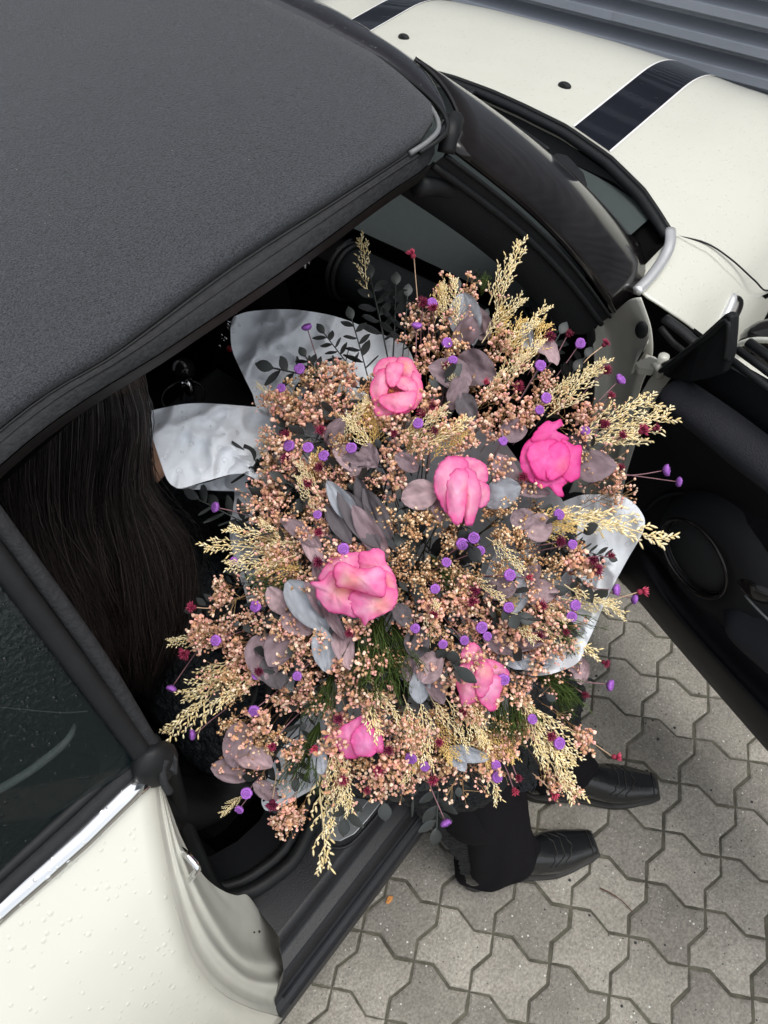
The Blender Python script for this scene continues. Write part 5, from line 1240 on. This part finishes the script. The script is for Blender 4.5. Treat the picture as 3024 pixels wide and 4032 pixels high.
def leaf(u, v, r, k, ang_=None, ratio=None, off=-.003, long=False, tilt=.45):
    p = D(u, v, off + .006); mes = (EUL if long else EU)[k]; toc = CAM - p; toc /= np.linalg.norm(toc)
    nrm = toc + rng.normal(0, tilt * .6, 3); a_ = math.radians(ang_) if ang_ is not None else rng.uniform(0, 6.28)
    dirv = (ray(u * K + 100 * math.cos(a_), v * K + 100 * math.sin(a_)) - ray(u * K, v * K)); nrm /= np.linalg.norm(nrm)
    y = dirv - nrm * (dirv @ nrm); y /= np.linalg.norm(y); x = np.cross(y, nrm); Rm = np.stack([x, y, nrm], 1); s_ = r * 1.14 * ppm(u, v, off)
    return place('eucalyptus_leaf', mes[rng.integers(len(mes))], p, Rm, (s_ * (ratio or 1), s_, s_))
LV = [(1010, 690, 50, 'b', 80, .7), (1000, 720, 40, 'm', 95, .7), (1035, 700, 36, 'p', 70, .8), (972, 808, 44, 'm', 200, 1), (1030, 795, 44, 'm', 20, 1), (985, 850, 34, 'm', 100, .8), (1010, 880, 30, 'd', 60, 1), (722, 935, 32, 'm', 120, .8), (745, 990, 34, 'p', 60, .7), (770, 1000, 30, 'm', 0, 1), (905, 1070, 36, 'p', 170, .9), (945, 1090, 38, 'm', 80, .55),
      (880, 1000, 30, 'm', 30, .8), (1088, 1018, 36, 'm', 250, .9), (1085, 1070, 38, 'b', 160, .9), (1145, 1058, 42, 'm', 10, .5), (1286, 1008, 40, 'm', 0, .85), (1250, 960, 24, 'd', 30, 1), (1160, 1140, 30, 'p', 180, 1), (1130, 1120, 26, 'm', 0, 1), (1078, 1275, 36, 'm', 190, .8), (1118, 1300, 30, 'b', 120, .8), (1118, 1262, 28, 'b', 250, .7), (1165, 1277, 36, 'p', 0, .9), (1150, 1240, 26, 'm', 300, .9),
      (605, 1300, 38, 'p', 60, .8), (640, 1350, 34, 'p', 30, .7), (665, 1310, 62, 'b', 50, .55), (700, 1405, 46, 'b', 80, .7), (742, 1400, 44, 'p', 75, .6), (720, 1340, 44, 'm', 60, .35), (930, 1440, 34, 'p', 300, .9), (905, 1485, 34, 'b', 80, .8), (940, 1490, 32, 'm', 60, .8), (888, 1440, 30, 'm', 100, .6), (1085, 1392, 38, 'm', 20, .6), (1140, 1430, 44, 'b', 8, .5), (1125, 1398, 44, 'm', 350, .32), (1100, 1420, 32, 'b', 40, .6),
      (570, 1420, 46, 'm', 90, .9), (605, 1400, 40, 'm', 120, .8), (590, 1455, 34, 'd', 60, .9), (512, 1610, 44, 'm', 100, .8), (545, 1640, 40, 'p', 200, .8), (505, 1665, 44, 'm', 10, .55), (575, 1710, 30, 'm', 30, .6), (1015, 1628, 40, 'b', 15, .5), (990, 1640, 26, 'b', 60, .8), (1180, 760, 34, 'p', 60, .7), (1140, 730, 30, 'b', 80, .7), (1230, 1420, 34, 'm', 60, .8), (1255, 1450, 26, 'p', 90, .8), (1110, 930, 26, 'm', 0, 1), (870, 1330, 26, 'd', 60, 1), (900, 1390, 30, 'd', 90, .9), (620, 990, 28, 'd', 20, .8), (800, 985, 26, 'm', 60, 1), (690, 1640, 30, 'b', 80, .8)]
for u, v, r, k, a_, q in LV: leaf(u, v, r, k, a_, q)
for u, v, r, k, a_ in [(745, 1090, 58, 'b', 50), (775, 1120, 70, 'd', 55), (800, 1150, 62, 'm', 60), (730, 1130, 48, 'd', 58), (790, 1080, 52, 'd', 58), (815, 1110, 56, 'd', 62), (675, 1185, 46, 'p', 60), (690, 1240, 40, 'm', 80), (650, 1150, 50, 'm', 40), (690, 1300, 50, 'm', 50)]: leaf(u, v, r, k, a_, 1.0, -.004, True, .5)
# button flowers with their stems
PU = [(663, 707), (608, 838), (647, 797), (625, 963), (666, 967), (759, 968), (900, 704), (966, 741), (933, 655), (978, 779), (1165, 886), (1179, 860), (1253, 742), (1340, 820), (1167, 790), (1086, 953), (1264, 931), (903, 915), (466, 1096), (686, 1112), (742, 1186), (964, 1215), (998, 1175), (1023, 1162), (1036, 1190), (1207, 1112), (1236, 1176), (1439, 1016), (1466, 1041), (1331, 1274), (1370, 1294), (1242, 1307), (1235, 1332), (1098, 1312), (940, 1272), (1040, 1355), (1052, 1374), (957, 1391), (1087, 1467), (642, 1460), (550, 1535), (553, 1458), (371, 1487), (416, 1587), (467, 1383), (553, 1310), (533, 1713), (517, 1748), (888, 1637), (918, 1655), (963, 1777), (1071, 1653), (1073, 1678), (1207, 1605), (1150, 1553), (1318, 1480), (897, 1357), (1100, 1242), (505, 1213), (1003, 1383), (700, 985)]
LONGP = {(1439, 1016): (1340, 1028), (1466, 1041): (1330, 1022), (963, 1777): (905, 1625), (371, 1487): (430, 1400), (416, 1587): (490, 1530), (663, 707): (690, 790), (466, 1096): (540, 1115), (1318, 1480): (1240, 1470), (1370, 1294): (1230, 1250), (1331, 1274): (1220, 1262), (1340, 820): (1290, 870), (900, 704): (898, 790)}
m_stem = M('mauve_stem', (.26, .13, .15), .6, objvar=.2)
m_stem2 = M('pale_stem', (.50, .34, .22), .6, objvar=.2)
def head(name, mes, u, v, rpx, off, base=None, stemmat=None, sp=.25, pick=None, lean=.55):
    p = D(u, v, off); toc = CAM - p; toc /= np.linalg.norm(toc)
    if base is None:
        du, dv = u - CU, v - CVp; L_ = math.hypot(du, dv) + 1; k_ = min(95, L_ * .6); base = (u - du / L_ * k_, v - dv / L_ * k_); q = D(base[0], base[1], off + .055)
    else: q = D(base[0], base[1], off + .03)
    d = p - q; d /= np.linalg.norm(d); ax = d * lean + toc * (1 - lean) + rng.normal(0, .12, 3); s_ = rpx * ppm(u, v, off)
    me = mes[pick if pick is not None else rng.integers(len(mes))]
    o = place(name, me, p, frame_from(ax), s_)
    ax = ax / np.linalg.norm(ax); st = tube('stem', catmull([q, (p + q) / 2 + rng.normal(0, .0015, 3) - ax * .002, p - ax * s_ * .5], 8), .00075, stemmat or m_stem, None, sides=5)
    st.parent = o; st.matrix_parent_inverse = (Matrix.Translation(BPT) @ MXL[o]).inverted()
    return o
for u, v in PU:
    far_ = (u, v) in LONGP; head('button_flower', BT, u, v, rng.uniform(9.8, 13.6) if (u, v) != (505, 1213) else 10, -.012 if not far_ else -.002, LONGP.get((u, v)), lean=.7 if far_ else .35)
BU_ = [(891, 550, 3), (913, 655, 0), (935, 665, 0), (1187, 728, 0), (1228, 722, 4), (1307, 743, 4), (1120, 835, 1), (1310, 800, 1), (1319, 855, 4), (935, 875, 0), (910, 893, 1), (938, 930, 2), (850, 935, 1), (1306, 917, 1), (1345, 940, 0), (1388, 930, 1), (1416, 925, 4), (1340, 1010, 4), (692, 930, 1), (616, 940, 0), (619, 990, 2), (665, 1045, 1), (690, 1010, 2), (689, 1150, 1), (688, 1215, 2), (1386, 1278, 3), (1320, 1200, 4), (1280, 1210, 2), (1143, 1247, 3), (1170, 1308, 1), (1021, 1300, 0), (1025, 1275, 2), (937, 1327, 1), (755, 1367, 1), (415, 1312, 1), (400, 1412, 1), (732, 1553, 2), (588, 1612, 1), (680, 1617, 3), (740, 1685, 1), (817, 1663, 1), (793, 1706, 4), (935, 1685, 1), (948, 1604, 1), (1119, 1680, 4), (1112, 1708, 3), (1195, 1714, 3), (1330, 1635, 3), (1190, 1590, 0), (1307, 1432, 4), (1263, 1500, 4), (1000, 1540, 1), (1165, 1375, 2), (588, 1737, 2), (1222, 1365, 4), (1050, 825, 3), (965, 793, 2), (1130, 1030, 1), (1210, 1170, 2), (1290, 1230, 0), (560, 1450, 2), (840, 1620, 2)]
LONGB = {(891, 550): (905, 680), (1330, 1635): (1215, 1565), (1195, 1714): (1150, 1670), (1386, 1278): (1280, 1310), (1388, 930): (1290, 955), (1416, 925): (1310, 960), (415, 1312): (470, 1312), (400, 1412): (450, 1390), (1307, 1432): (1230, 1400), (793, 1706): (800, 1640), (1307, 743): (1250, 800), (588, 1737): (600, 1660)}
for u, v, k in BU_: head('burgundy_flower', BG, u, v, rng.uniform(12.5, 17) if k != 4 else 12.5, -.012, LONGB.get((u, v)), m_stem2 if (u, v) in LONGB else None, pick=k, lean=.8 if (u, v) in LONGB else .4)
# peonies: cupped petals, outer ones larger and ruffled
def petal_px(root, outline, off, bulge, hue, warm, sd):
    """one cupped petal: a curved shell with a torn, ruffled rim, real depth and thickness"""
    P = np.array(outline, float); c = P.mean(0); ol = catmull([(u, v, 0) for u, v in outline], 56, True)[:, :2]; V_ = []; cs = []; nr_ = 11
    span = max(np.ptp(P[:, 0]), np.ptp(P[:, 1])); H = bulge * span * ppm(c[0], c[1]); hue = np.array(hue); wa = rng.uniform(0, 6.28); wc = c + span * .18 * np.array([math.cos(wa), math.sin(wa)])
    for k in range(nr_):
        t = 1 - k / (nr_ - 1) * .97
        for j, q in enumerate(ol):
            rf = 1 + (.035 * fbm((j * .45, sd, k * .1), 1, 2) + .040 * fbm((j * 1.9, sd, 1), 1, 2)) * t ** 6 * 1.6
            p = c + (q - c) * t * rf; h = H * .62 * (1 - t ** 1.7) + .0016 * max(0, t - .8) * 5 * (.6 + fbm((j * .12, sd, 3), 1, 2)) + .0008 * fbm((p[0] * .07, p[1] * .07, sd), 1, 3) * 2 + .0006 * math.sin(j / 56 * 6.283 * 7 + sd) * t ** 2 - .0022 * t ** 5 * fbm((j * .5, sd, 5), 1, 2)
            V_.append(D(p[0], p[1], off - h))
            o_ = warm * math.exp(-((p - wc) @ (p - wc)) / (span * .22) ** 2); st_ = 1 + .04 * math.sin((p[0] * math.cos(wa) + p[1] * math.sin(wa)) * 1.9) + np.array((.04, .42, .16)) * fbm((p[0] * .045, p[1] * .045, sd), 1, 3)
            cc = hue * (1 + np.array((.0, .34, .14)) * (1 - t) ** .6 - np.array((.0, .10, .04))) * (1 - o_) + np.array((.98, .46, .24)) * o_; cc = cc * st_ * (1 - t ** 5 * np.array((.05, .50, .18))) * (1.04 if t < .8 else 1); cs.append(tuple(np.clip(cc, 0, .98)))
    fs = grid_faces(nr_, 56, True); fs.append(tuple((nr_ - 1) * 56 + k for k in range(56)))
    o = mesh('petal', V_, fs, m_pet, root, cols=cs); solid(o, .0005, 0); return o
def peony(u, v, r, petals, hue, warm, off=-.012, stam=None, bul=.26):
    p = D(u, v, off); root = bpy.data.objects.new('peony', None); COL.objects.link(root); root.parent = bq; root.location = p - ORG[bq]; ORG[root] = p; root.empty_display_size = .02
    rm = r * ppm(u, v); toc = CAM - p; toc /= np.linalg.norm(toc)
    v_, f_ = ellipsoid_vf(p - toc * rm * .75, (rm * .74, rm * .74, rm * .8), 20, 12); mesh('calyx', v_, f_, m_pet, root, cols=[tuple(np.array(hue) * .75)] * len(v_))
    if stam:
        mb = MBld(); q0 = D(stam[0], stam[1], off - .004)
        for k in range(40):
            d = rng.normal(0, .35, 3) + toc; d /= np.linalg.norm(d); b0 = q0 + rng.normal(0, .0018, 3) - toc * .006; mb.stem([b0, b0 + d * rng.uniform(.006, .011)], .0005, (.80, .30, .12))
        mesh('stamens', mb.v, mb.f, m_fl, root, cols=mb.c)
    for i_, (L, fwd, bl, hs2, w_) in enumerate(petals): petal_px(root, L, off - fwd * 1.5, bul * bl, np.array(hue) * hs2, warm * w_, i_ * 1.7 + u * .01)
tc1 = lambda L: [(466.3 + a / 3.024, 466.3 + b / 3.024) for a, b in L]
tc2 = lambda L: [(829.5 + .5 * a, 737.3 + .5 * b) for a, b in L]
tc3 = lambda L: [(539.8 + .4557 * a, 1036.9 + .4557 * b) for a, b in L]
PK = (.96, .30, .50); PM = (.90, .12, .43); PL = (.96, .32, .56)
peony(857, 835, 56, [
    (tc1([(1035, 990), (1085, 935), (1160, 922), (1225, 950), (1230, 1020), (1130, 1030), (1060, 1060), (1025, 1050)]), .000, .7, 1, .4),
    (tc1([(1185, 928), (1270, 932), (1312, 1000), (1345, 1060), (1300, 1110), (1220, 1080), (1190, 1010)]), .002, .8, .95, .9),
    (tc1([(1290, 1010), (1345, 1080), (1350, 1170), (1312, 1250), (1270, 1260), (1290, 1160), (1275, 1080)]), .004, .7, 1.0, .5),
    (tc1([(1022, 1075), (1070, 1005), (1135, 1000), (1130, 1090), (1120, 1170), (1070, 1230), (1018, 1190), (1005, 1130)]), .004, .9, 1.03, .2),
    (tc1([(1018, 1190), (1080, 1190), (1150, 1200), (1240, 1200), (1300, 1180), (1310, 1240), (1240, 1290), (1160, 1300), (1070, 1312), (1040, 1285), (1030, 1230)]), .003, .7, .94, .3),
    (tc1([(1115, 975), (1170, 955), (1225, 970), (1215, 1040), (1180, 1105), (1135, 1115), (1112, 1060)]), .008, .8, 1.06, .0),
    (tc1([(1185, 1060), (1240, 1050), (1300, 1075), (1322, 1130), (1290, 1165), (1215, 1135), (1180, 1110)]), .008, .7, 1.02, .3),
    (tc1([(1065, 1185), (1120, 1165), (1190, 1152), (1260, 1145), (1308, 1150), (1302, 1225), (1220, 1283), (1140, 1275), (1080, 1240)]), .009, .9, 1.02, .3)], PK, .5, stam=(847, 848))
peony(1190, 985, 60, [
    (tc2([(588, 530), (600, 455), (645, 415), (680, 450), (665, 540), (680, 620), (625, 600)]), .0, .8, .95, 0),
    (tc2([(635, 425), (660, 385), (700, 345), (735, 350), (765, 333), (772, 362), (745, 385), (800, 420), (740, 450), (680, 450)]), .001, .6, .95, .1),
    (tc2([(770, 420), (812, 445), (855, 450), (850, 510), (845, 585), (800, 605), (760, 560), (770, 480)]), .003, .8, 1.0, .3),
    (tc2([(640, 560), (690, 575), (750, 560), (810, 590), (770, 630), (778, 668), (745, 665), (712, 628), (670, 632)]), .002, .6, .98, .1),
    (tc2([(628, 450), (680, 428), (742, 425), (765, 470), (735, 540), (712, 605), (660, 585), (622, 510)]), .007, 1.0, 1.03, .2),
    (tc2([(705, 470), (760, 432), (800, 465), (800, 540), (765, 580), (715, 600), (695, 540)]), .010, .9, 1.06, .8)], PM, .3)
peony(998, 1060, 56, [
    (tc2([(350, 500), (400, 508), (442, 540), (448, 600), (410, 620), (370, 580), (345, 545)]), .0, .7, .92, .3),
    (tc2([(400, 600), (450, 620), (456, 680), (432, 715), (398, 712), (395, 650)]), .001, .7, .9, .2),
    (tc2([(220, 570), (255, 515), (310, 494), (355, 515), (365, 570), (320, 640), (310, 740), (268, 745), (238, 690), (216, 635)]), .003, .9, .97, .2),
    (tc2([(350, 545), (395, 570), (420, 640), (412, 705), (382, 790), (350, 788), (345, 700), (345, 610)]), .006, 1.0, .98, .4),
    (tc2([(285, 570), (330, 548), (362, 565), (368, 630), (355, 710), (345, 755), (325, 792), (285, 765), (268, 690), (270, 620)]), .009, 1.0, 1.04, .3)], PL, .4)
peony(766, 1266, 78, [
    (tc3([(360, 400), (400, 350), (470, 342), (525, 348), (545, 420), (480, 470), (400, 470), (335, 480), (330, 450)]), .0, .6, 1.0, .2),
    (tc3([(515, 350), (560, 335), (600, 320), (635, 345), (645, 390), (670, 425), (692, 480), (670, 540), (600, 480), (530, 440)]), .001, .6, 1.02, .2),
    (tc3([(600, 430), (660, 435), (697, 490), (697, 560), (668, 618), (610, 600), (590, 510)]), .004, .7, .95, .7),
    (tc3([(283, 486), (335, 476), (375, 435), (420, 430), (470, 500), (530, 560), (525, 625), (500, 652), (440, 636), (385, 628), (342, 590), (315, 550), (310, 512)]), .005, .8, 1.02, 1.0),
    (tc3([(470, 540), (540, 520), (620, 500), (690, 520), (695, 575), (665, 620), (600, 652), (562, 668), (545, 690), (522, 660), (488, 630)]), .007, .8, 1.02, .9),
    (tc3([(398, 405), (440, 388), (500, 414), (560, 420), (610, 408), (643, 440), (645, 505), (630, 558), (560, 542), (480, 518), (412, 505), (396, 450)]), .016, 1.5, 1.04, .8)], PL, .6, bul=.2)
peony(1040, 1462, 50, [
    (tc3([(1005, 810), (1055, 768), (1095, 800), (1118, 870), (1085, 910), (1035, 900), (1008, 860)]), .0, .7, .95, .2),
    (tc3([(1110, 850), (1165, 858), (1212, 888), (1230, 925), (1190, 960), (1140, 950), (1110, 900)]), .001, .7, .95, .1),
    (tc3([(978, 900), (1030, 860), (1090, 880), (1095, 960), (1085, 1040), (1040, 1062), (1012, 1088), (992, 1020), (974, 950)]), .004, .9, .95, .7),
    (tc3([(1100, 940), (1150, 920), (1195, 940), (1192, 1000), (1160, 1092), (1112, 1075), (1085, 1035)]), .006, .9, 1.04, .0),
    (tc3([(1075, 880), (1115, 860), (1150, 895), (1148, 965), (1100, 1035), (1068, 990)]), .009, .9, 1.0, .9)], PL, .5, off=-.004)
peony(780, 1592, 40, [
    (tc3([(340, 1225), (395, 1200), (440, 1165), (500, 1130), (550, 1112), (560, 1180), (500, 1250), (515, 1310), (462, 1322), (430, 1292), (400, 1250)]), .0, .7, .97, .2),
    (tc3([(560, 1140), (615, 1180), (634, 1285), (595, 1292), (560, 1310), (540, 1230)]), .003, .7, 1.0, .2),
    (tc3([(480, 1215), (545, 1150), (595, 1195), (600, 1290), (548, 1312), (500, 1300)]), .006, .8, 1.05, .0)], (.96, .26, .56), .2, off=-.002)
PE = [(857, 835, 58), (1190, 985, 66), (998, 1060, 64), (766, 1266, 84), (1045, 1465, 36), (790, 1595, 30)]
# baby's breath, everywhere between
def outline_r(a_):   # how far the mass reaches in each direction of the picture
    ks = [-180, -150, -120, -90, -60, -35, -15, 0, 15, 35, 60, 90, 120, 140, 160, 180]
    ru = [310, 380, 540, 590, 550, 510, 470, 430, 370, 390, 450, 450, 510, 540, 480, 310]
    return float(np.interp(math.degrees(a_), ks, ru))
cnt = 0; placed = []
tries = 0
while cnt < 226 and tries < 20000:
    tries += 1; a_ = rng.uniform(-math.pi, math.pi); rr = math.sqrt(rng.random()) * .97; Rr = outline_r(a_); u = CU + math.cos(a_) * Rr * rr; v = CVp + math.sin(a_) * Rr * rr
    if any((u - x) ** 2 + (v - y) ** 2 < (q * .95) ** 2 for x, y, q in PE): continue
    if any((u - x) ** 2 + (v - y) ** 2 < 27 ** 2 for x, y in placed): continue
    if any((u - l[0]) ** 2 + (v - l[1]) ** 2 < (l[2] * .55) ** 2 for l in LV) and rng.random() < .75: continue
    if (700 < u < 830 and 1060 < v < 1180) and rng.random() < .8: continue
    if (780 < u < 890 and 1350 < v < 1500) and rng.random() < .85: continue
    if (600 < u < 860 and 600 < v < 800): continue
    if u > 1200 and 1060 < v < 1400 and rng.random() < .85: continue
    if 540 < u < 680 and 1670 < v < 1790 and rng.random() < .8: continue
    placed.append((u, v)); tan = (860 < u < 1180 and 1060 < v < 1260) or rng.random() < .22
    p = D(u, v, rng.uniform(-.006, .022)); g = growth(p); toc = CAM - p; toc /= np.linalg.norm(toc); g = g * (.75 + .5 * rr) + toc * .25 + rng.normal(0, .12, 3); g /= np.linalg.norm(g)
    s_ = rng.uniform(.8, 1.15); place('baby_breath_sprig', (GY_T if tan else GY_P)[rng.integers(5)], p - g * .018, frame_from(g), s_); cnt += 1
for u, v in [(600, 860), (640, 900), (640, 1010), (560, 1100), (600, 1080), (700, 820), (1010, 620), (960, 620), (480, 1270), (470, 1300), (440, 1390), (430, 1350), (640, 1770), (600, 1780), (620, 1750), (1230, 1700), (1190, 1690), (1260, 1590), (880, 1680), (490, 1640), (1330, 1020)]:
    p = D(u, v, .0); g = growth(p); place('baby_breath_sprig', GY_P[rng.integers(5)], p - g * .018, frame_from(g), .95)
GY_W = [gyp(PEACH, 4, .062, .0019) for _ in range(4)]
for k in range(46):
    a_ = -math.pi + 2 * math.pi * (k + rng.uniform(-.4, .4)) / 46; Rr = outline_r(a_) * rng.uniform(.93, 1.08); u = CU + math.cos(a_) * Rr; v = CVp + math.sin(a_) * Rr
    if 560 < u < 860 and v < 860: continue
    if u > 1240 and 1060 < v < 1400: continue
    p = D(u, v, rng.uniform(-.01, .01)); g = growth(p); place('baby_breath_sprig', GY_W[rng.integers(4)], p - g * .03, frame_from(g), rng.uniform(.8, 1.1))
# gathered stems below the flowers
sb = MBld()
for k in range(70):
    r = math.sqrt(rng.random()) * .7; a_ = rng.uniform(0, 6.28); u = CU + math.cos(a_) * 400 * r; v = CVp + math.sin(a_) * 470 * r; p = D(u, v, .05); q = BPT + rng.normal(0, .010, 3); ax_ = (BPT - D(CU, CVp)); ax_ /= np.linalg.norm(ax_)
    sb.stem(catmull([p, p * .5 + q * .5, q, q + ax_ * .10 + rng.normal(0, .015, 3)], 8), .0011, (.10, .09, .04), 4)
o = mesh('stem_bundle', sb.v, sb.f, m_fern, bq, cols=sb.c); tag(o, kind='stuff')
# small sheet of tissue wrapped round the stems
rows = []
for t in np.linspace(0, 1, 8):
    c_ = BPT * (1 - t) + D(CU, CVp, .10) * t; r_ = .03 + .19 * t ** 1.1; fr_ = frame_from(D(CU, CVp) - BPT, (0, 0, 1)); rows.append([c_ + fr_ @ np.array([r_ * math.cos(a_) * (1 + .04 * math.sin(9 * a_)), r_ * math.sin(a_) * (1 + .04 * math.sin(9 * a_)), 0]) for a_ in np.linspace(0, 2 * math.pi, 61)[:-1]])
mesh('wrapping_paper', np.array(rows).reshape(-1, 3), grid_faces(8, 60, True), m_paper, bq)

# specks on the soft top, litter on the paving
m_speck = M('pale_speck', (.55, .57, .50), .7)
for u, v, r in ((400, 76, .0040), (248, 143, .0048), (92, 377, .0040), (231, 314, .0022), (513, 125, .0024), (205, 113, .0018), (762, 55, .0020), (515, 338, .0022), (855, 620, .0016), (1296, 190, .0018)):
    p = at(u, v, 1.39)
    for _ in range(4): p = at(u, v, roofz(min(p[0], .78), p[1]) + .001)
    vv, ff = ellipsoid_vf(p, (r * 1.1, r * .6, r * .25), 8, 5); mesh('speck', vv, ff, m_speck, top)
P = zs([(2362, 3497, .004), (2400, 3515, .006), (2450, 3548, .004), (2490, 3590, .003)])
o = tube('twig', catmull(P, 16), [.0016] * 8 + [.0011] * 8, M('twig_bark', (.12, .06, .04), .8), None, sides=5); tag(o, 'thin brown twig lying on the paving right of the nearer boot toe', 'twig')
c = at(1533, 3543, .004); vv, ff = ellipsoid_vf(c, (.010, .006, .002), 10, 6); vv = [p + rng.normal(0, .0007, 3) for p in vv]
o = mesh('fallen_petal', vv, ff, M('orange_petal', (.60, .26, .07), .7), None); tag(o, 'small orange petal lying on the paving beside the door sill', 'petal')
